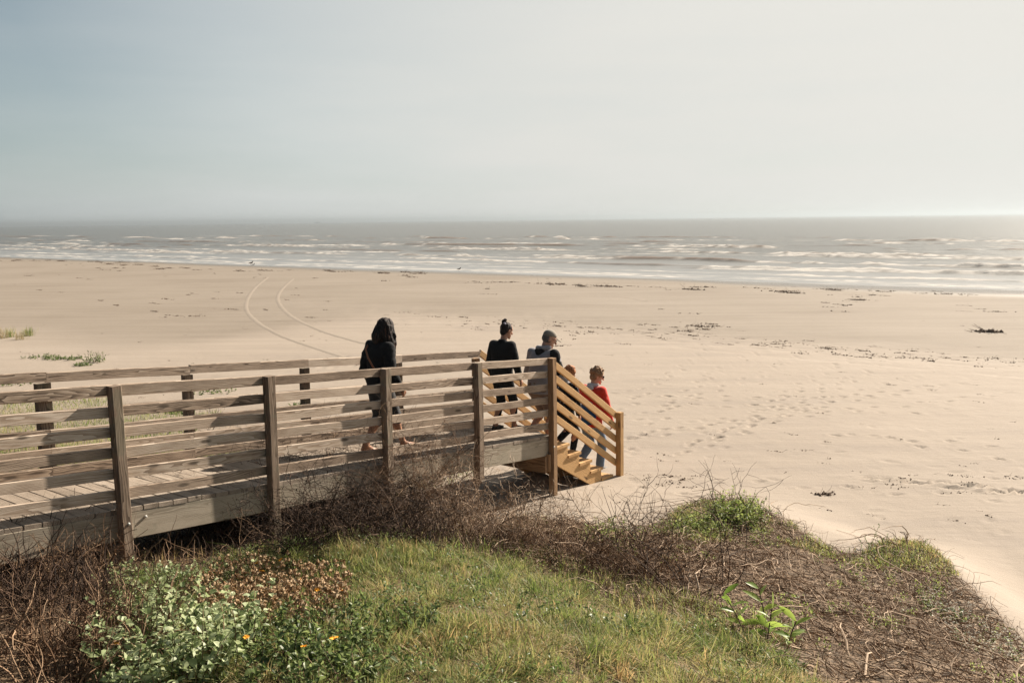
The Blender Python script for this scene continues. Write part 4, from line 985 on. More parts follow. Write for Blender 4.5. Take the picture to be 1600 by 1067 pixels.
    def blobs(s, P0, r, rnd=None):
        """small rough balls: 6-vertex octahedra with jitter, subdivided once by hand"""
        n = len(P0); o = np.array([(1, 0, 0), (-1, 0, 0), (0, 1, 0), (0, -1, 0), (0, 0, 1), (0, 0, -1.)]); r = np.asarray(r).reshape(-1, 1, 1)*np.ones((n, 1, 1))
        V = P0[:, None]+o[None]*r*rng.uniform(.6, 1.3, (n, 6, 1))+rng.normal(0, .15, (n, 6, 3))*r
        f = np.array([(0, 2, 4), (2, 1, 4), (1, 3, 4), (3, 0, 4), (2, 0, 5), (1, 2, 5), (3, 1, 5), (0, 3, 5)]); base = (np.arange(n)*6)[:, None, None]
        s.addv(V.reshape(-1, 3), np.repeat(rng.random(n) if rnd is None else rnd, 6), None, (base+f[None]).reshape(-1, 3))
    def link(s, name, mat, parent=None, origin=None, smooth=False):
        V = np.concatenate(s.V); R = np.concatenate(s.R); fl = []
        if s.F4: fl.append(np.concatenate(s.F4))
        if s.F3: fl.append(np.concatenate(s.F3))
        o3 = np.array(origin) if origin is not None else np.array([V[:, 0].mean(), V[:, 1].mean(), V[:, 2].min()])
        me = mesh_np(name, V-o3, fl, {'rnd': ('FLOAT', R)}, smooth)
        return link(name, me, mat, parent, Matrix.Translation(Vector([float(c) for c in o3])))
def scatter(poly, n):
    pl = np.array(poly); lo, hi = pl.min(0), pl.max(0); lo = np.maximum(lo, [-9, 1.6]); hi = np.minimum(hi, [9, 24]); out = np.zeros((0, 2)); 
    while len(out) < n:
        p = rng.uniform(lo, hi, (n*2, 2)); out = np.r_[out, p[inpoly(p[:, 0], p[:, 1], poly)]]
    return out[:n]
def on(p, dz=0.0): return np.c_[p, GZI(p[:, 0], p[:, 1])+dz]

# --- grass on the near mound (nobody could count it)
p = scatter(Z_GRASS, 230000)
p = p[(p[:, 1] > 3.3) & (p[:, 0] > -6) & (p[:, 0] < 4.5)]
dens = fbm(p[:, 0]*1.1, p[:, 1]*1.1, 3, 31)
p = p[rng.random(len(p)) < np.clip(.85+.9*dens+.5*fbm(p[:, 0]*6, p[:, 1]*6, 2, 33), .3, 1)]
hgt = .045+.05*(fbm(p[:, 0]*.9+9, p[:, 1]*.9, 3, 41)*.5+.5)+rng.exponential(.018, len(p))
hgt = hgt*np.clip(.75+1.1*fbm(p[:, 0]*3.3, p[:, 1]*3.3, 2, 71), .35, 1.9)
G = Geo(); dirs = rand_dir(len(p), spread=.75); cl = np.stack([fbm(p[:, 0]*3, p[:, 1]*3, 2, 5), fbm(p[:, 0]*3, p[:, 1]*3, 2, 6), 0*p[:, 0]], 1); dirs = dirs+cl*1.3
rv = np.clip(.42+.5*fbm(p[:, 0]*.8, p[:, 1]*.8, 3, 51)+rng.normal(0, .27, len(p)), 0, 1)
G.blades(on(p, -.01), dirs, hgt*rng.uniform(.6, 1.4, len(p)), rng.uniform(.0028, .0062, len(p)), rng.normal(0, .55, len(p)), 3, rv)
tc_ = scatter(Z_GRASS, 420); nb = 46; c0 = np.repeat(tc_, nb, 0)+rng.normal(0, .022, (len(tc_)*nb, 2)); th_ = np.repeat(rng.uniform(.07, .19, len(tc_)), nb)
dd_ = rand_dir(len(c0), spread=.5)+np.repeat(rng.normal(0, .22, (len(tc_), 3)), nb, 0)
G.blades(on(c0, -.01), dd_, th_*rng.uniform(.5, 1.15, len(c0)), rng.uniform(.0028, .0055, len(c0)), rng.normal(0, .5, len(c0)), 4, np.clip(np.repeat(rng.normal(.45, .2, len(tc_)), nb)+rng.normal(0, .12, len(c0)), 0, 1))
g = G.link('grass', M_GRASS); tag(g, 'short green and straw coloured grass covering the near dune mound', 'grass', kind='stuff')
# dry thatch lying in the grass and under the boardwalk
G = Geo(); p = scatter(Z_GRASS, 16000); p = p[(p[:, 1] > 3.3) & (p[:, 0] > -6)]
a = rng.uniform(0, 6.28, len(p)); d = np.stack([np.cos(a), np.sin(a), rng.uniform(-.05, .5, len(p))], 1)
G.blades(on(p, .02), d, rng.uniform(.06, .2, len(p)), rng.uniform(.002, .004, len(p)), rng.normal(0, .3, len(p)), 3)
q = np.array([W3(s, o)[:2] for s, o in zip(rng.uniform(-4, 2.6, 15000), rng.uniform(-4.5, .4, 15000))]); q = q[fbm(q[:, 0]*1.3, q[:, 1]*1.3, 3, 77) > -.15]
G.blades(on(q, -.01), rand_dir(len(q), spread=.7), rng.uniform(.05, .2, len(q)), rng.uniform(.003, .006, len(q)), rng.normal(0, .5, len(q)), 3)
tag(G.link('dry_grass', M_DRYG), 'dry straw coloured grass under and behind the grey boardwalk', 'grass', kind='stuff')
# yellow green ground cover behind the boardwalk on the left
G = Geo(); q = np.stack([rng.uniform(-16, -.5, 70000), rng.uniform(11, 24, 70000)], 1)
f = fbm(q[:, 0]*.45+3, q[:, 1]*.45, 4, 88); edge = (17.6-.14*(q[:, 0]+8))-q[:, 1]
off_ = (q-P1)@NV
keep = (f+.30*np.clip(edge/2.5, -2, 1) > .05+.5*np.clip((q[:, 0]+6)/5, 0, 1)) & (off_ < -1.5); q = q[keep]
rv = np.clip(.45+rng.normal(0, .2, len(q))+.3*fbm(q[:, 0]*.6, q[:, 1]*.6, 2, 3), 0, 1)
G.blades(on(q, -.01), rand_dir(len(q), spread=.6), rng.uniform(.06, .16, len(q)), rng.uniform(.005, .011, len(q)), rng.normal(0, .4, len(q)), 2, rv)
tag(G.link('ground_cover', M_GRASS), 'low yellow green ground cover on the sand behind the boardwalk', 'ground cover', kind='stuff')

# small broad leaved weeds and dead stems all through the grass
G = Geo(); tc_ = scatter(Z_GRASS, 520); tc_ = tc_[fbm(tc_[:, 0]*1.2, tc_[:, 1]*1.2, 2, 93) > -.1]; nb = 22; c0 = on(np.repeat(tc_, nb, 0)+rng.normal(0, .035, (len(tc_)*nb, 2)), 0)+np.c_[np.zeros((len(tc_)*nb, 2)), rng.uniform(.02, .12, len(tc_)*nb)]
G.leaves(c0, rand_dir(len(c0), spread=1.3), rng.uniform(.014, .034, len(c0)), rng.uniform(.007, .016, len(c0)), .3); tag(G.link('weeds', M_LF), 'small broad leaved weeds growing all through the mound grass', 'weeds', kind='stuff')
G = Geo(); p = scatter(Z_GRASS, 900); P = polylines(on(p, 0), rand_dir(len(p), spread=.8), rng.uniform(.06, .26, len(p)), 6, .2, -.01); G.tubes(P, .0018, .0009)
p = np.r_[scatter(Z_STALK, 4500), scatter(Z_GAP, 3500)]; a = rng.uniform(0, 6.28, len(p)); P = polylines(on(p, .01), np.stack([np.cos(a), np.sin(a), rng.uniform(0, .8, len(p))], 1), rng.uniform(.08, .35, len(p)), 6, .25, -.02); G.tubes(P, .0022, .001)
tag(G.link('dead_stems', M_TWD), 'broken dead stems lying in the grass and under the stalks', 'dead stems', kind='stuff')

# --- mat of dead vines on the right mound
G = Geo(); p = scatter(Z_VINE, 6500); dv = fbm(p[:, 0]*1.0+5, p[:, 1]*1.0, 3, 61); p = p[rng.random(len(p)) < np.clip(.75+.8*dv, .15, 1)]
a = rng.normal(2.4, .9, len(p)); d = np.stack([np.cos(a), np.sin(a), rng.uniform(-.1, .5, len(p))], 1)
P = polylines(on(p, .02), d, rng.uniform(.12, .5, len(p)), 8, .34, -.03); h0 = GZI(P[..., 0], P[..., 1]); P[..., 2] = np.clip(P[..., 2], h0+.01, h0+.13)
G.tubes(P, rng.uniform(.002, .005, len(p)), .0012, np.clip(rng.normal(.5, .3, len(p)), 0, 1))
p = scatter(Z_VINE, 130); a = rng.normal(2.4, .8, len(p)); d = np.stack([np.cos(a), np.sin(a), rng.uniform(0, .6, len(p))], 1)
P = polylines(on(p, .03), d, rng.uniform(.5, 1.3, len(p)), 14, .22, -.06); h0 = GZI(P[..., 0], P[..., 1]); P[..., 2] = np.clip(P[..., 2], h0+.01, h0+.22)
G.tubes(P, rng.uniform(.004, .008, len(p)), .002, rng.uniform(.6, 1, len(p)), 5)
tag(G.link('dead_vines', M_TWL), 'tangled mat of pale dead vines and stems over the right mound', 'dead vines', kind='stuff')
G = Geo(); p = scatter(Z_VINE, 15000); dv = fbm(p[:, 0]*1.4+5, p[:, 1]*1.4, 3, 66); p = p[rng.random(len(p)) < np.clip(.6+1.2*dv, .05, 1)]
a = rng.uniform(0, 6.28, len(p)); d = np.stack([np.cos(a), np.sin(a), rng.uniform(-.05, .7, len(p))], 1)
P = polylines(on(p, 0), d, rng.uniform(.05, .22, len(p)), 4, .4, -.03); G.tubes(P, .0016, .0008)
tag(G.link('twig_litter', M_TW), 'fine brown twig litter between the dead vines', 'twig litter', kind='stuff')

# --- shrubs: dead and bare
def dry_shrub(label, cx, cy, rad, height, nmain, mat, seed, fine=1.0, lean=(0, 0), droop=-.02, spread=.75, group=None, thick=.006, wander=.22):
    r = np.random.default_rng(seed); a = r.uniform(0, 6.28, nmain); q = rad*np.sqrt(r.random(nmain))*.75
    b = np.c_[cx+q*np.cos(a)*1.0, cy+q*np.sin(a)*.7]; st = on(b, -.03)
    d = rand_dir(nmain, spread=spread, r=r); d[:, 0] += lean[0]+.5*(b[:, 0]-cx)/rad; d[:, 1] += lean[1]+.5*(b[:, 1]-cy)/rad
    root_loc = (cx, cy, float(GZI(np.array(cx), np.array(cy)))); e = empty('dry_shrub', root_loc); tag(e, label, 'shrub', group)
    G = Geo(); L = height*r.uniform(.6, 1.25, nmain)
    P = above(polylines(st, d, L, 12, wander*.7, droop, r)); G.tubes(P, thick*r.uniform(.6, 1.2, nmain), thick*.25, r.random(nmain), 5)
    G.link('branch', mat, e, root_loc)
    G = Geo(); P1_ = P
    for lv, (cnt, lf, th) in enumerate([(int(6*fine), .5, .0028), (int(5*fine), .28, .0017)]):
        n = len(P1_)*cnt; ii = np.repeat(np.arange(len(P1_)), cnt); kk = r.integers(2, P1_.shape[1]-1, n); s0 = P1_[ii, kk]; tg = P1_[ii, np.minimum(kk+1, P1_.shape[1]-1)]-s0
        tg /= np.linalg.norm(tg, axis=1, keepdims=True)+1e-9; dd = tg*.7+r.normal(0, .75, (n, 3))*np.array([1, 1, .8])
        Pn = above(polylines(s0, dd, height*lf*r.uniform(.4, 1.1, n), 7 if lv == 0 else 5, wander*1.3, droop, r)); G.tubes(Pn, th, .0008, r.random(n), 3); P1_ = Pn
    G.link('twigs', mat, e, root_loc)
    if fine >= .9:
        n = nmain*26; ii = r.integers(0, len(P1_), n); kk = r.integers(0, P1_.shape[1], n); G = Geo(); G.leaves(P1_[ii, kk], r.normal(0, 1, (n, 3)), r.uniform(.008, .024, n), r.uniform(.004, .010, n), .3)
        G.link('dead_leaves', M_TWD if mat == M_TWD else M_TW, e, root_loc)
    return e
def H2(x, y): p_ = hit(x, y); return float(p_[0]), float(p_[1])
S = [ # label, pixel of base, rad, height, nmain, mat, seed, fine, spread
 ('dense dark brown dead shrub below the middle of the grey boardwalk railing', (480, 822), 1.0, 1.05, 200, M_TWD, 1, 1.0, .8),
 ('low dark dead shrub between the boardwalk post and the grass crest', (390, 838), .7, .62, 110, M_TWD, 2, 1.0, .9),
 ('brown dead shrub with curling twigs leaning against the third boardwalk post', (600, 815), .85, 1.20, 130, M_TW, 3, 1.0, .75),
 ('pale tangle of bare looping twigs in front of the boardwalk fascia', (690, 830), .75, 1.0, 64, M_TWL, 4, .9, .85),
 ('low pale grey dead bush at the top edge of the grass mound', (760, 852), .65, .60, 80, M_TWL, 5, 1.0, .9),
 ('small brown dead bush beside the green tuft near the sand', (870, 872), .60, .45, 70, M_TW, 6, 1.0, .9),
 ('wide brown bush of bare twigs where the grass meets the right mound', (980, 895), .62, .52, 70, M_TW, 7, 1.0, .85),
 ('dark brown dead bush low behind the grass crest', (560, 845), .85, .72, 120, M_TWD, 8, 1.0, .95),
]
for lb, (px, py), rad, hh, nm, mt_, sd, fi, sp in S:
    x_, y_ = H2(px, py); dry_shrub(lb, x_, y_, rad, hh, nm, mt_, sd, fi, spread=sp)
# tall see-through bare shrubs against the sand
for lb, (px, py), rad, hh, nm, sd, ln in [
 ('tall bare dark shrub with thin upright twigs against the sand', (1065, 935), .22, .98, 9, 21, (-.25, .1)),
 ('thin bare sapling with one dark crooked stem in front of the green mound bush', (1135, 925), .05, 1.12, 3, 22, (.0, .2)),
 ('sprawling bare dark branches reaching left over the dead vines', (1010, 905), .2, .85, 9, 23, (-.45, .1))]:
    x_, y_ = H2(px, py); dry_shrub(lb, x_, y_, rad, hh, nm, M_TWD, sd, .75, ln, .01, .35, thick=.0055, wander=.16)
# dry stems standing in the shade at the stair end of the boardwalk
G = Geo(); n = 170; ss = rng.uniform(3.4, 6.3, n); oo = rng.uniform(.1, .95, n); b_ = np.array([W3(s, o)[:2] for s, o in zip(ss, oo)])
P = polylines(on(b_, -.02), rand_dir(n, spread=.6)+np.array([-.2, 0, 0]), rng.uniform(.12, .55, n), 8, .16, .0); G.tubes(P, .0028, .001, rng.uniform(.3, 1, n))
tag(G.link('dry_stems', M_TWL), 'sparse pale dry stems on shaded sand below the boardwalk end', 'dry stems', kind='stuff')

# thicket of upright dead stalks at the lower left
def thicket(label, cx, cy, rx, ry, n, hgt, mat, seed):
    r = np.random.default_rng(seed); b = np.c_[cx+r.uniform(-rx, rx, n), cy+r.uniform(-ry, ry, n)]; loc = (cx, cy, float(GZI(np.array(cx), np.array(cy))))
    e = empty('stalk_thicket', loc); tag(e, label, 'dead stalks', 'thickets of dead stalks at the left')
    G = Geo(); d = rand_dir(n, spread=.38, r=r)+np.array([.10, 0, 0]); P = polylines(on(b, -.02), d, hgt*r.uniform(.5, 1.2, n), 11, .17, -.004, r); G.tubes(P, r.uniform(.0035, .0085, n), .002, r.random(n), 5); G.link('stalks', mat, e, loc)
    G = Geo(); m_ = n*3; ii = r.integers(0, n, m_); kk = r.integers(2, 10, m_); Pn = polylines(P[ii, kk], rand_dir(m_, spread=.8, r=r), r.uniform(.08, .3, m_), 6, .2, 0, r); G.tubes(Pn, .0018, .0008, r.random(m_))
    G.link('side_twigs', mat, e, loc)
    G = Geo(); m_ = n*4; ii = r.integers(0, n, m_); kk = r.integers(0, 10, m_); p0 = P[ii, kk]+r.normal(0, .03, (m_, 3)); G.leaves(p0, r.normal(0, 1, (m_, 3)), r.uniform(.012, .035, m_), r.uniform(.004, .010, m_), .4)
    G.link('dry_leaves', M_TW if seed % 2 else M_TWD, e, loc)
for lb, (px, py), rx, ry, n, hg, sd in [
  ('reddish brown dead stalks in the lower left corner', (40, 1060), .6, .5, 140, .52, 31),
  ('dead stalks rising in front of the deck edge at the left', (50, 960), .6, .5, 140, .60, 32),
  ('dark dead stalks left of the first boardwalk post foot', (85, 915), .45, .45, 140, .50, 33),
  ('thin dead stalks beside the pale leafy plant', (170, 1010), .30, .4, 100, .42, 35),
  ('dead stalks at the left edge under the deck', (-20, 900), .6, .5, 140, .6, 36)]:
    x_, y_ = H2(px, py); thicket(lb, x_, y_, rx, ry, n, hg, M_TW if sd % 2 else M_TWD, sd)
# bare curling stems in the dark gap under the deck
G = Geo(); n = 60; b_ = np.array([W3(s, o)[:2] for s, o in zip(rng.uniform(.1, 1.5, n), rng.uniform(.05, .9, n))])
P = polylines(on(b_, -.02), rand_dir(n, spread=.7), rng.uniform(.2, .6, n), 12, .22, -.01); G.tubes(P, .0042, .0015, rng.uniform(.4, 1, n), 5)
e = G.link('bare_stems', M_TW); tag(e, 'curling bare stems in the dark gap right of the first boardwalk post', 'dead stems', kind='stuff')

# loose tufts where the grass runs into the dead brush
G = Geo(); Z_EDGE = PX([(380, 868), (420, 838), (620, 835), (780, 845), (900, 880), (1000, 915), (1120, 950), (1230, 1000), (1180, 1018), (1080, 975), (960, 950), (880, 912), (760, 875), (600, 856), (400, 866)])
tc_ = scatter(Z_EDGE, 170); nb = 26; c0 = np.repeat(tc_, nb, 0)+rng.normal(0, .025, (len(tc_)*nb, 2))
G.blades(on(c0, -.01), rand_dir(len(c0), spread=.6), rng.uniform(.06, .2, len(c0)), rng.uniform(.003, .006, len(c0)), rng.normal(0, .5, len(c0)), 4, np.clip(rng.normal(.5, .2, len(c0)), 0, 1))
tag(G.link('edge_grass', M_GRASS), 'loose grass tufts mixed into the dead brush along the mound edge', 'grass', kind='stuff')
G = Geo(); p = scatter(Z_EDGE, 900); P = polylines(on(p, 0), rand_dir(len(p), spread=.9), rng.uniform(.08, .35, len(p)), 7, .25, -.02); G.tubes(P, .0022, .001); tag(G.link('edge_twigs', M_TW), 'short brown twigs sticking out of the grass along the mound edge', 'twigs', kind='stuff')
# sparse green weeds growing through the dead vines
G = Geo(); tc_ = scatter(Z_VINE, 260); tc_ = tc_[fbm(tc_[:, 0]*.9, tc_[:, 1]*.9, 2, 95) > .05]; nb = 26; c0 = on(np.repeat(tc_, nb, 0)+rng.normal(0, .04, (len(tc_)*nb, 2)), 0)+np.c_[np.zeros((len(tc_)*nb, 2)), rng.uniform(.01, .09, len(tc_)*nb)]
G.leaves(c0, rand_dir(len(c0), spread=1.2), rng.uniform(.014, .04, len(c0)), rng.uniform(.006, .014, len(c0)), .3); tag(G.link('vine_weeds', M_BUSH), 'sparse yellow green weeds poking through the dead vine mat', 'weeds', kind='stuff')

# --- leafy plants
def leafy(name, label, cat, cx, cy, rad, height, nst, nleaf, L, w, mat, seed, spread=.5, group=None, droop=.3, stemmat=None, up=.5):
    r = np.random.default_rng(seed); a = r.uniform(0, 6.28, nst); q = rad*np.sqrt(r.random(nst))*.8; b = np.c_[cx+q*np.cos(a), cy+q*np.sin(a)]
    loc = (cx, cy, float(GZI(np.array(cx), np.array(cy)))); e = empty(name, loc); tag(e, label, cat, group)
    d = rand_dir(nst, spread=spread, r=r); P = polylines(on(b, -.02), d, height*r.uniform(.5, 1.15, nst), 8, .10, .01, r)
    G = Geo(); G.tubes(P, .0032, .0014, r.random(nst), 4); G.link('stems', stemmat or M_TW, e, loc)
    n = nst*nleaf; ii = np.repeat(np.arange(nst), nleaf); t = r.uniform(1.5, 7.99, n); k = t.astype(int); p0 = P[ii, k]+(P[ii, k+1]-P[ii, k])*(t-k)[:, None]
    dd = rand_dir(n, spread=1.1, r=r); dd[:, 2] = dd[:, 2]*up; sc = r.uniform(.35, 1.2, n)*(1.1-.35*t/8)
    G = Geo(); G.leaves(p0, dd, L*sc, w*sc, droop); G.link('leaves', mat, e, loc); return e
LP = [
 ('leafy_plant', 'pale green broad leaved plant at the bottom left, largest of the leafy plants', (270, 1050), .55, .44, 120, 18, .062, .040, M_LFP, 41, .45),
 ('leafy_plant', 'pale green leafy plant in front of the reddish stalks, tallest leaves at left', (235, 990), .36, .36, 54, 16, .055, .036, M_LFP, 42, .45),
 ('leafy_plant', 'small grey green plant at the foot of the first boardwalk post', (235, 925), .38, .24, 70, 14, .036, .026, M_LFP, 43, .7),
 ('leafy_plant', 'small grey green plant between the post foot and the grass crest', (330, 915), .42, .20, 80, 14, .034, .024, M_LFP, 49, .7),
 ('nettle_plant', 'dark green nettle like plant in the middle of the bottom edge', (500, 1055), .42, .26, 70, 18, .055, .030, M_LF, 44, .5),
 ('nettle_plant', 'green nettle like plant up the mound from the bottom edge', (600, 985), .42, .20, 60, 16, .048, .027, M_LF, 45, .5),
 ('nettle_plant', 'low green plant between the orange flowers and the bottom edge', (420, 1010), .40, .20, 60, 15, .048, .028, M_LF, 46, .6),
 ('leafy_plant', 'small dark round leaved plant in the right part of the grass', (970, 985), .22, .12, 20, 9, .05, .042, M_LF, 47, .9),
 ('mound_bush', 'bright green bush on top of the right mound', (1150, 815), .42, .34, 150, 18, .06, .020, M_BUSH, 51, .42),
 ('mound_bush', 'low green bush on the left shoulder of the right mound', (1085, 832), .40, .22, 110, 14, .05, .018, M_BUSH, 52, .7),
 ('mound_bush', 'small green bush among bare twigs beyond the grass crest', (945, 850), .28, .30, 60, 14, .05, .018, M_BUSH, 53, .5),
 ('mound_bush', 'low pale green growth in front of the mound bush', (1180, 850), .34, .10, 50, 8, .035, .015, M_BUSH, 54, .9),
 ('leafy_plant', 'tiny green tuft between the dead twigs above the grass crest', (730, 822), .22, .17, 20, 9, .035, .014, M_LFP, 55, .6),
 ('creeping_plant', 'dark green creeping plant at the lower right of the mound', (1470, 960), .26, .16, 40, 10, .034, .02, M_LF, 56, .8),
 ('creeping_plant', 'pale creeping plant along the lower right edge', (1545, 1010), .34, .10, 50, 9, .03, .016, M_LFP, 57, 1.0),
 ('creeping_plant', 'yellow green weed patch on the outer rim of the right mound', (1385, 885), .30, .08, 46, 8, .028, .013, M_LF, 58, 1.0),
]
for nm, lb, (px, py), rad, hg, ns, nl, L_, w_, mt_, sd, sp in LP:
    x_, y_ = H2(px, py); leafy(nm, lb, 'bush' if 'bush' in nm else 'plant', x_, y_, rad, hg, ns, nl, L_, w_, mt_, sd, sp)
# low cover on the rim of the mound
G = Geo(); p = scatter(Z_COVER, 17000); dv = fbm(p[:, 0]*1.8, p[:, 1]*1.8, 3, 91); p = p[dv > -.22]
G.blades(on(p, -.01), rand_dir(len(p), spread=.8), rng.uniform(.03, .11, len(p)), rng.uniform(.004, .010, len(p)), rng.normal(0, .4, len(p)), 3, np.clip(rng.normal(.5, .25, len(p)), 0, 1))
tag(G.link('rim_growth', M_GRASS), 'low green and rusty growth along the rim of the right mound', 'ground cover', kind='stuff')
# spiky weed on the mound rim
x_, y_ = H2(1380, 880); loc = (x_, y_, float(GZI(np.array(x_), np.array(y_)))); e = empty('spiky_weed', loc); tag(e, 'spiky upright weed with thin leafy stalks on the outer rim of the mound', 'weed')
G = Geo(); n = 9; bb = on(np.c_[x_+rng.normal(0, .10, n), y_+rng.normal(0, .05, n)]); dW = np.array([(-.25, 0, 1), (0, 0, 1), (.45, 0, 1), (.12, .1, 1), (-.6, 0, .9), (.7, 0, .8), (-.1, .2, 1), (.3, -.2, .7), (-.4, -.2, .6)], float)
P = polylines(bb, dW, np.array([.26, .36, .38, .22, .3, .3, .2, .2, .2]), 10, .05, .02); G.tubes(P, .0032, .0014, None, 4); G.link('stems', M_LFP, e, loc)
G = Geo(); m_ = 220; ii = rng.integers(0, n, m_); kk = rng.integers(1, 11, m_); G.leaves(P[ii, kk], rand_dir(m_, spread=1.0), rng.uniform(.012, .03, m_), .007, .1); G.link('leaves', M_LF, e, loc)
# plant with big bright leaves
x_, y_ = H2(1205, 1010); loc = (x_, y_, float(GZI(np.array(x_), np.array(y_)))); e = empty('big_leaf_plant', loc); tag(e, 'plant with long bright green leaves standing out of the dead vines', 'plant')
st = polylines(on(np.c_[x_+np.array([-.12, -.02, .08, .0]), y_+np.array([.1, .02, -.05, .12])], -.02), np.array([(-.25, .1, 1.), (.0, 0, 1), (.25, -.1, .8), (.05, .3, 1)]), np.array([.34, .26, .24, .36]), 8, .05, 0)
G = Geo(); G.tubes(st, .005, .003, None, 6); G.link('stems', M_TWD, e, loc)
G = Geo()
for k in range(4):
    m_ = 9; a = np.arange(m_)*2.4+k; kk = np.linspace(3, 8, m_).astype(int); dd = np.stack([np.cos(a), np.sin(a)*.8, .30+.5*np.linspace(0, 1, m_)], 1); G.leaves(st[k, kk][:, :], dd, rng.uniform(.10, .17, m_), rng.uniform(.032, .045, m_), .22, .12)
G.link('leaves', M_LFB, e, loc, smooth=True)
# patch of dry seed heads with orange flowers
Z_FL = PX([(290, 935), (350, 900), (470, 900), (540, 915), (550, 960), (520, 990), (430, 1000), (330, 985)])
x_, y_ = H2(420, 945); loc = (x_, y_, float(GZI(np.array(x_), np.array(y_)))); 
p = scatter(Z_FL, 800); b0 = on(p); hh = rng.uniform(.08, .2, len(p)); tp = b0+np.c_[rng.normal(0, .025, (len(p), 2)), hh]
G = Geo(); P = b0[:, None]+(tp-b0)[:, None]*np.linspace(0, 1, 4)[None, :, None]; G.tubes(P, .0014, .001); sfl = G.link('flower_stems', M_TW); tag(sfl, 'patch of brown flower stems left of the grass mound', 'dry flowers', kind='stuff')
G = Geo(); 
for r_ in range(5): G.blobs(tp+rng.normal(0, .006, tp.shape), rng.uniform(.006, .015, len(tp)))
m_ = 1500; ii = rng.integers(0, len(p), m_); G.leaves(b0[ii]+(tp-b0)[ii]*rng.random((m_, 1)), rng.normal(0, 1, (m_, 3)), rng.uniform(.012, .03, m_), rng.uniform(.005, .012, m_), .3)
tag(G.link('seed_heads', M_SEED), 'fluffy tan seed heads and dried leaves left of the grass mound', 'dry flowers', kind='stuff')
# single orange daisies
fr = np.random.default_rng(8)
def daisy(pt, size):
    n = 9; a = np.arange(n)*6.283/n; d = np.stack([np.cos(a), np.sin(a), .35+0*a], 1); G = Geo(); P0 = np.tile(np.array(pt), (n, 1)); G.leaves(P0, d, size, size*.5, .1, .05); return G
spots = [(425, 938), (448, 948), (457, 951), (470, 934), (404, 912), (498, 960), (524, 1040), (477, 1052), (536, 965), (183, 1046), (387, 1041), (440, 905), (411, 925), (352, 960)]
fl0 = None
for k, (px, py) in enumerate(spots):
    x_, y_ = H2(px, py); pt = (x_, y_, float(GZI(np.array(x_), np.array(y_)))+.15)
    if fl0 is None:
        fl0 = daisy((0, 0, .0), .022).link('orange_daisy', M_PET, None, (0, 0, 0)); o = fl0
        GG = Geo(); GG.tubes(np.array([[(0, 0, -.15), (.004, 0, -.07), (0, 0, 0)]]), .0016, .0012, None, 5); sm_ = GG.link('stem', M_LF, fl0, (0, 0, 0)); kids = [sm_]
        GG = Geo(); GG.blobs(np.array([(0, 0, .003)]), .006); kids.append(GG.link('flower_centre', M_PET, fl0, (0, 0, 0)))
    else:
        o = fl0.copy(); COL.objects.link(o)
        for kd in kids: c_ = kd.copy(); COL.objects.link(c_); c_.parent = o
    o.matrix_local = Matrix.Translation(Vector(pt)) @ Matrix.Rotation(fr.uniform(0, 6), 4, 'Z') @ Matrix.Rotation(fr.uniform(-.6, .6), 4, 'X') @ Matrix.Scale(fr.uniform(.8, 1.3), 4)
    tag(o, 'small orange daisy in the dry flower patch or leafy plants at the lower left', 'flower', 'orange daisies at the lower left')
# white flowering creeper, lower right
Z_WF = PX([(1440, 925), (1500, 930), (1560, 985), (1600, 1010), (1600, 1040), (1540, 1040), (1480, 1000), (1440, 960)])
p = scatter(Z_WF, 450); tp = on(p, 0)+np.c_[0*p, rng.uniform(.02, .10, len(p))]; G = Geo()
for k in range(4):
    G.leaves(tp, np.stack([np.cos(k*1.57+p[:, 0]*9), np.sin(k*1.57+p[:, 0]*9), .3+0*p[:, 0]], 1), .010, .006, .1)
tag(G.link('white_flowers', M_WH), 'tiny white flowers over the creeping plants at the lower right', 'flowers', kind='stuff')
# distant tufts on the beach at the left
tuft_g = 'grass tufts on the sand at the far left'
def tuft(label, x, y, hgt, rad, n, mat, name='grass_tuft', group=None):
    r = rng; b = np.c_[x+r.normal(0, rad*.5, n), y+r.normal(0, rad*.5, n)]; G = Geo(); G.blades(on(b, -.02), rand_dir(n, spread=.35), hgt*r.uniform(.5, 1.1, n), r.uniform(.006, .012, n), r.normal(0, .3, n), 3)
    o = G.link(name, mat); tag(o, label, 'grass tuft', group); return o
for px, py, hg, n, lb in [(45, 524, .42, 130, 'darkest and rightmost grass tuft on the sand at the far left'), (15, 526, .45, 90, 'grass tuft second from the left edge on the far sand'), (33, 530, .38, 60, 'thin grass tuft between two larger tufts on the far sand'), (2, 528, .5, 70, 'grass tuft at the left edge of the photo on the far sand')]:
    x_, y_ = H2(px, py); tuft(lb, x_, y_, hg, .22, n, M_DRYG if n < 80 else M_GRASS, group=tuft_g)
for px, py, rad, hg, lb in [(150, 566, .45, .45, 'round green bush on the sand behind the far railing'), (130, 572, .35, .16, 'low green plant at the foot of the round green bush'), (112, 562, .5, .16, 'low green plant left of the round green bush'), (60, 560, .7, .16, 'low wide green plant above the far railing at the left'),
                            (85, 562, .5, .16, 'low green plant between the wide plant and the bush'), (15, 600, .9, .16, 'green plant between the railings at the left edge'), (470, 635, .35, .12, 'small green plant seen through the rails beside the far post'), (330, 612, .9, .12, 'yellow green creeping plant seen between the rails'), (280, 645, .5, .12, 'small green plant beside the second far post')]:
    x_, y_ = H2(px, py); leafy('beach_plant', lb, 'plant', x_, y_, rad*.75, hg*.8, 40, 9, .055, .035, M_LF, int(px), .6, None)

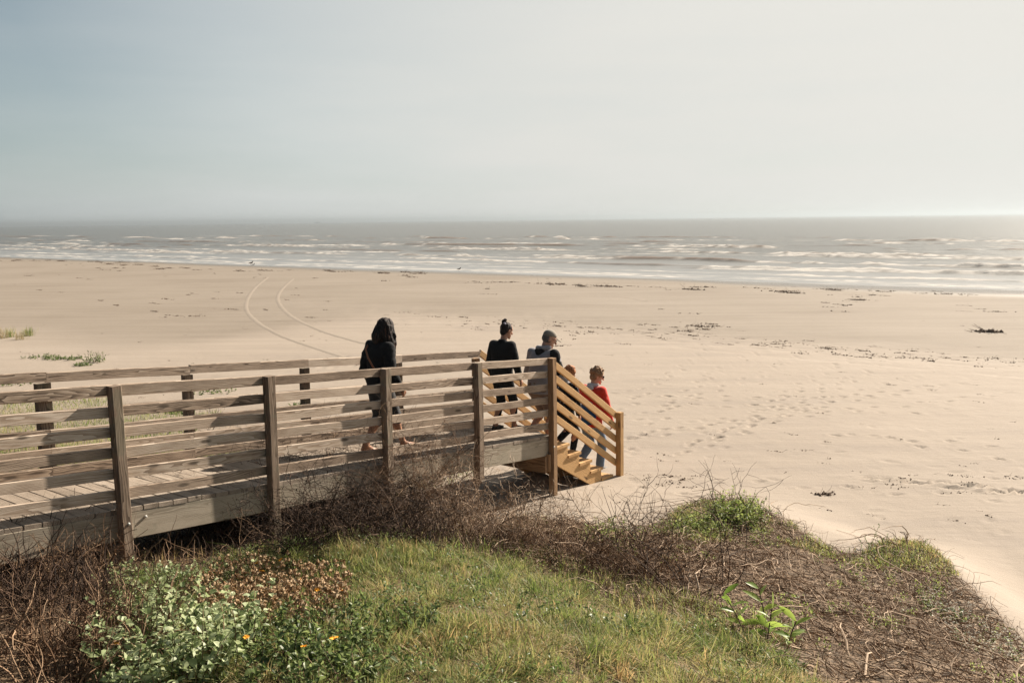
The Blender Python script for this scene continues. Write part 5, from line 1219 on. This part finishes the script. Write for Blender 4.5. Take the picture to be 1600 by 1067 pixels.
# ------------------------------------------------------------------ things lying on the beach
m = MT('seaweed and bark debris'); tt_ = m.n('ShaderNodeTexCoord').outputs['Object']
M_DEB = m.done(m.bsdf(m.ramp(m.noise(tt_, 3, 4), [(.3, (.06, .036, .022)), (.5, (.14, .09, .06)), (.7, (.24, .18, .13))]), .9, .2))
G = Geo(); r = np.random.default_rng(77)
def clump(x, y, L, n, hgt=.05, ang=None):
    ang = -.67+r.normal(0, .25) if ang is None else ang
    u = r.normal(0, L*.4, n); v = r.normal(0, L*.09, n); X = x+u*math.cos(ang)-v*math.sin(ang); Y = y+u*math.sin(ang)+v*math.cos(ang)
    X = np.r_[X, X+r.normal(0, hgt*1.5, n)]; Y = np.r_[Y, Y+r.normal(0, hgt*1.5, n)]; n2 = 2*n
    q = on(np.c_[X, Y], 0.0); G.blobs(q+np.c_[0*X, 0*X, r.uniform(-.2, .35, n2)*hgt], r.uniform(.25, .8, n2)*hgt)
    m_ = max(2, n//2); i_ = r.integers(0, n2, m_); a_ = r.uniform(0, 6.28, m_); Pq = polylines(q[i_], np.stack([np.cos(a_), np.sin(a_), r.uniform(0, .35, m_)], 1), hgt*r.uniform(2, 6, m_), 3, .25, 0, r); G.tubes(Pq, hgt*.10, hgt*.05)
def shp(u, d): return SH0[0]+u*SD[0]+d*SHN[0], SH0[1]+u*SD[1]+d*SHN[1]
for k in range(120):   # wrack line a few metres above the water
    u = r.uniform(-90, 34); d = 7+3*math.sin(u*.13)+r.normal(0, 1.3); x, y = shp(u, d); clump(x, y, r.uniform(.3, 1.6), int(r.uniform(6, 40)), r.uniform(.03, .09))
for k in range(70):
    u = r.uniform(-80, 32); d = r.uniform(3, 34); x, y = shp(u, d); clump(x, y, r.uniform(.15, .9), int(r.uniform(3, 16)), r.uniform(.02, .06))
for k in range(150):   # line of bits running from the middle to the right
    t = r.random(); px = 600+1000*t; py = 492+75*t+r.normal(0, 5)
    p_ = hit(px, py); clump(p_[0], p_[1], r.uniform(.1, .7), int(r.uniform(3, 14)), r.uniform(.012, .04))
for k in range(60):
    p_ = hit(*[(r.uniform(1000, 1120), r.uniform(505, 525)), (r.uniform(180, 520), r.uniform(455, 500)), (r.uniform(1280, 1560), r.uniform(455, 490))][k % 3]); clump(p_[0], p_[1], r.uniform(.2, .9), int(r.uniform(4, 18)), r.uniform(.02, .06))
for k in range(260):
    p_ = hit(r.uniform(0, 1600), 500+r.random()**1.5*330)
    if dune(p_[:1], p_[1:2])[0] < .15: clump(p_[0], p_[1], r.uniform(.04, .25), int(r.uniform(2, 8)), r.uniform(.006, .02))
for k in range(16):
    p_ = hit(r.uniform(1350, 1600), 742+(r.random())*30); clump(p_[0], p_[1], r.uniform(.1, .35), int(r.uniform(3, 10)), r.uniform(.008, .02), -.1)
for k in range(16):
    p_ = hit(r.uniform(1000, 1090), 742+(r.random())*22); clump(p_[0], p_[1], r.uniform(.05, .2), int(r.uniform(3, 8)), r.uniform(.01, .025), .3)
tag(G.link('wrack', M_DEB), 'scattered brown seaweed, bark and twigs over the beach', 'beach debris', kind='stuff')
def drift(label, px, py, L, n, hgt, ang, name='driftwood_heap'):
    global G
    G = Geo(); p_ = hit(px, py); clump(p_[0], p_[1], L, n, hgt, ang); k = 7; q = on(np.c_[p_[0]+r.normal(0, L*.3, k), p_[1]+r.normal(0, L*.15, k)], .02); a = ang+r.normal(0, .5, k)
    P = polylines(q, np.stack([np.cos(a), np.sin(a), r.uniform(0, .03, k)], 1), L*.5, 5, .1, 0, r); G.tubes(P, hgt*.12, hgt*.05, None, 5); tag(G.link(name, M_DEB), label, 'driftwood')
drift('dark heap of driftwood alone on the sand near the right edge', 1548, 519, .32, 40, .10, -.3)
drift('long low clump of seaweed and wood near the water right of centre', 1338, 469, .7, 40, .06, -.67, 'seaweed_clump')
drift('short stick lying on the sand in front of the man', 873, 541, .35, 10, .03, .2, 'driftwood_stick')
drift('small dark clump of weed on the near sand right of the bare shrub', 1287, 772, .22, 24, .03, .1, 'seaweed_clump')

# tyre tracks: a pair of shallow pale ruts bending across the beach
m = MT('pressed pale sand'); tt_ = m.n('ShaderNodeTexCoord').outputs['Object']
M_TRK = m.done(m.bsdf(m.mix(m.noise(tt_, 5, 4), (.236, .198, .158), (.205, .17, .135)), .92, .25))
def track(pts, w):
    pts = np.array([hit(x, y)[:2] for x, y in pts]); t = np.linspace(0, len(pts)-1, 200); i = np.clip(t.astype(int), 0, len(pts)-2); f = (t-i)[:, None]
    g_ = lambda k: pts[np.clip(i+k, 0, len(pts)-1)]
    c = .5*((2*g_(0))+(-g_(-1)+g_(1))*f+(2*g_(-1)-5*g_(0)+4*g_(1)-g_(2))*f**2+(-g_(-1)+3*g_(0)-3*g_(1)+g_(2))*f**3)
    d = np.gradient(c, axis=0); d /= np.linalg.norm(d, axis=1, keepdims=True)+1e-9; nn = np.stack([-d[:, 1], d[:, 0]], 1); ww = w*(.8+.4*r.random(200))[:, None]
    rows = [c+nn*ww*k for k in (-.5, -.2, .2, .5)]; V = np.stack([np.c_[q, GZI(q[:, 0], q[:, 1])+h_] for q, h_ in zip(rows, (-.004, .012, .012, -.004))], 1).reshape(-1, 3)
    b_ = (np.arange(199)*4)[:, None]; k = np.arange(3)[None]; q4 = np.stack([b_+k, b_+k+1, b_+4+k+1, b_+4+k], -1).reshape(-1, 4)
    o = link('tyre_track', mesh_np('tyre_track', V, [q4], smooth=True), M_TRK); tag(o, kind='structure')
track([(418, 434), (396, 452), (384, 478), (400, 502), (440, 524), (500, 546), (545, 560)], .26)
track([(458, 436), (440, 452), (434, 470), (452, 492), (490, 512), (545, 530), (590, 541)], .26)
track([(930, 462), (975, 464), (1010, 470)], .3)

# shore birds and a far boat
m = MT('bird feathers'); M_BIRD = m.done(m.bsdf((.12, .10, .09), .8, .2)); m = MT('pale feathers'); M_BIRDW = m.done(m.bsdf((.6, .58, .55), .8, .2))
def bird(label, px, py, sc, wht):
    b = SDF(.02*sc); b.cone((-.07*sc, 0, .16*sc), (.07*sc, 0, .18*sc), .030*sc, .045*sc).cone((.08*sc, 0, .19*sc), (.12*sc, 0, .25*sc), .026*sc, .022*sc).ell((.13*sc, 0, .26*sc), vec(.03, .024, .024)*sc)
    b.cone((.15*sc, 0, .26*sc), (.19*sc, 0, .25*sc), .008*sc, .004*sc).cone((-.08*sc, 0, .155*sc), (-.15*sc, 0, .14*sc), .022*sc, .008*sc)
    for sd in (-1, 1): b.cone((.0, sd*.02*sc, .13*sc), (.01*sc, sd*.02*sc, 0), .007*sc, .006*sc)
    V, Q = b.mesh(.006*sc); p_ = hit(px, py); z = float(GZI(np.array(p_[0]), np.array(p_[1])))
    o = link('shore_bird', mesh_np('shore_bird', V, [Q], smooth=True), M_BIRDW if wht else M_BIRD, None, Matrix.Translation(Vector((float(p_[0]), float(p_[1]), z)))); tag(o, label, 'bird', 'shore birds at the waterline')
bird('dark shore bird at the waterline left of the tyre tracks', 392, 415, 1.6, False)
bird('smaller pale shore bird in the shallows beside the dark one', 396, 416.5, 1.2, True)
bird('tiny dark shore bird at the waterline behind the long haired woman', 717, 424, 1.2, False)
e = empty('fishing_boat', (-760*math.tan(.2), 3800, -.4)); p_ = ray(496, 350); e.location = Vector((float(p_[0]/p_[1]*3600), 3600., -.4)); tag(e, 'tiny grey fishing boat far out on the horizon', 'boat')
me = bpy.data.meshes.new('hull'); me.from_pydata([(-11, -2.5, 1.8), (9, -2.5, 2.0), (14, 0, 3.2), (9, 2.5, 2.0), (-11, 2.5, 1.8), (-10, -2, 0), (8, -2, 0), (11, 0, 0), (8, 2, 0), (-10, 2, 0)], [], [(0, 1, 2, 3, 4), (9, 8, 7, 6, 5), (0, 5, 6, 1), (1, 6, 7, 2), (2, 7, 8, 3), (3, 8, 9, 4), (4, 9, 5, 0)])
m = MT('grey boat paint'); M_BOAT = m.done(m.bsdf((.25, .26, .27), .6, .3))
hl = bpy.data.objects.new('hull', me); COL.objects.link(hl); me.materials.append(M_BOAT); hl.parent = e
me = bpy.data.meshes.new('cabin'); me.from_pydata([(-2, -1.6, 1.9), (4, -1.6, 1.9), (4, 1.6, 1.9), (-2, 1.6, 1.9), (-1.6, -1.4, 5), (3.2, -1.4, 5), (3.2, 1.4, 5), (-1.6, 1.4, 5)], [], [(0, 3, 2, 1), (4, 5, 6, 7), (0, 1, 5, 4), (1, 2, 6, 5), (2, 3, 7, 6), (3, 0, 4, 7)]); o = bpy.data.objects.new('cabin', me); COL.objects.link(o); me.materials.append(M_BOAT); o.parent = e
G = Geo(); G.tubes(np.array([[(0, 0, 5.), (0, 0, 9), (0, 0, 13)], [(-6, 0, 2.), (-6, 0, 6), (-5, 0, 10)]]), .35, .2, None, 6); o = G.link('mast', M_BOAT, None, (0, 0, 0)); o.parent = e
print('objects', len(bpy.data.objects))

# ------------------------------------------------------------------ sea haze
m = bpy.data.materials.new('sea haze'); m.use_nodes = True; t_ = m.node_tree; t_.nodes.clear()
o_ = t_.nodes.new('ShaderNodeOutputMaterial'); pv = t_.nodes.new('ShaderNodeVolumePrincipled')
pv.inputs['Color'].default_value = (.345, .39, .425, 1); pv.inputs['Density'].default_value = 0.00038; pv.inputs['Anisotropy'].default_value = 0.45
t_.links.new(pv.outputs[0], o_.inputs['Volume'])
x0, x1, y0, y1, z0, z1 = -7000, 7000, -80, 12500, -16, 18
me = bpy.data.meshes.new('haze'); me.from_pydata([(x0, y0, z0), (x1, y0, z0), (x1, y1, z0), (x0, y1, z0), (x0, y0, z1), (x1, y0, z1), (x1, y1, z1), (x0, y1, z1)], [], [(0, 3, 2, 1), (4, 5, 6, 7), (0, 1, 5, 4), (1, 2, 6, 5), (2, 3, 7, 6), (3, 0, 4, 7)])
tag(link('haze', me, m), kind='stuff')
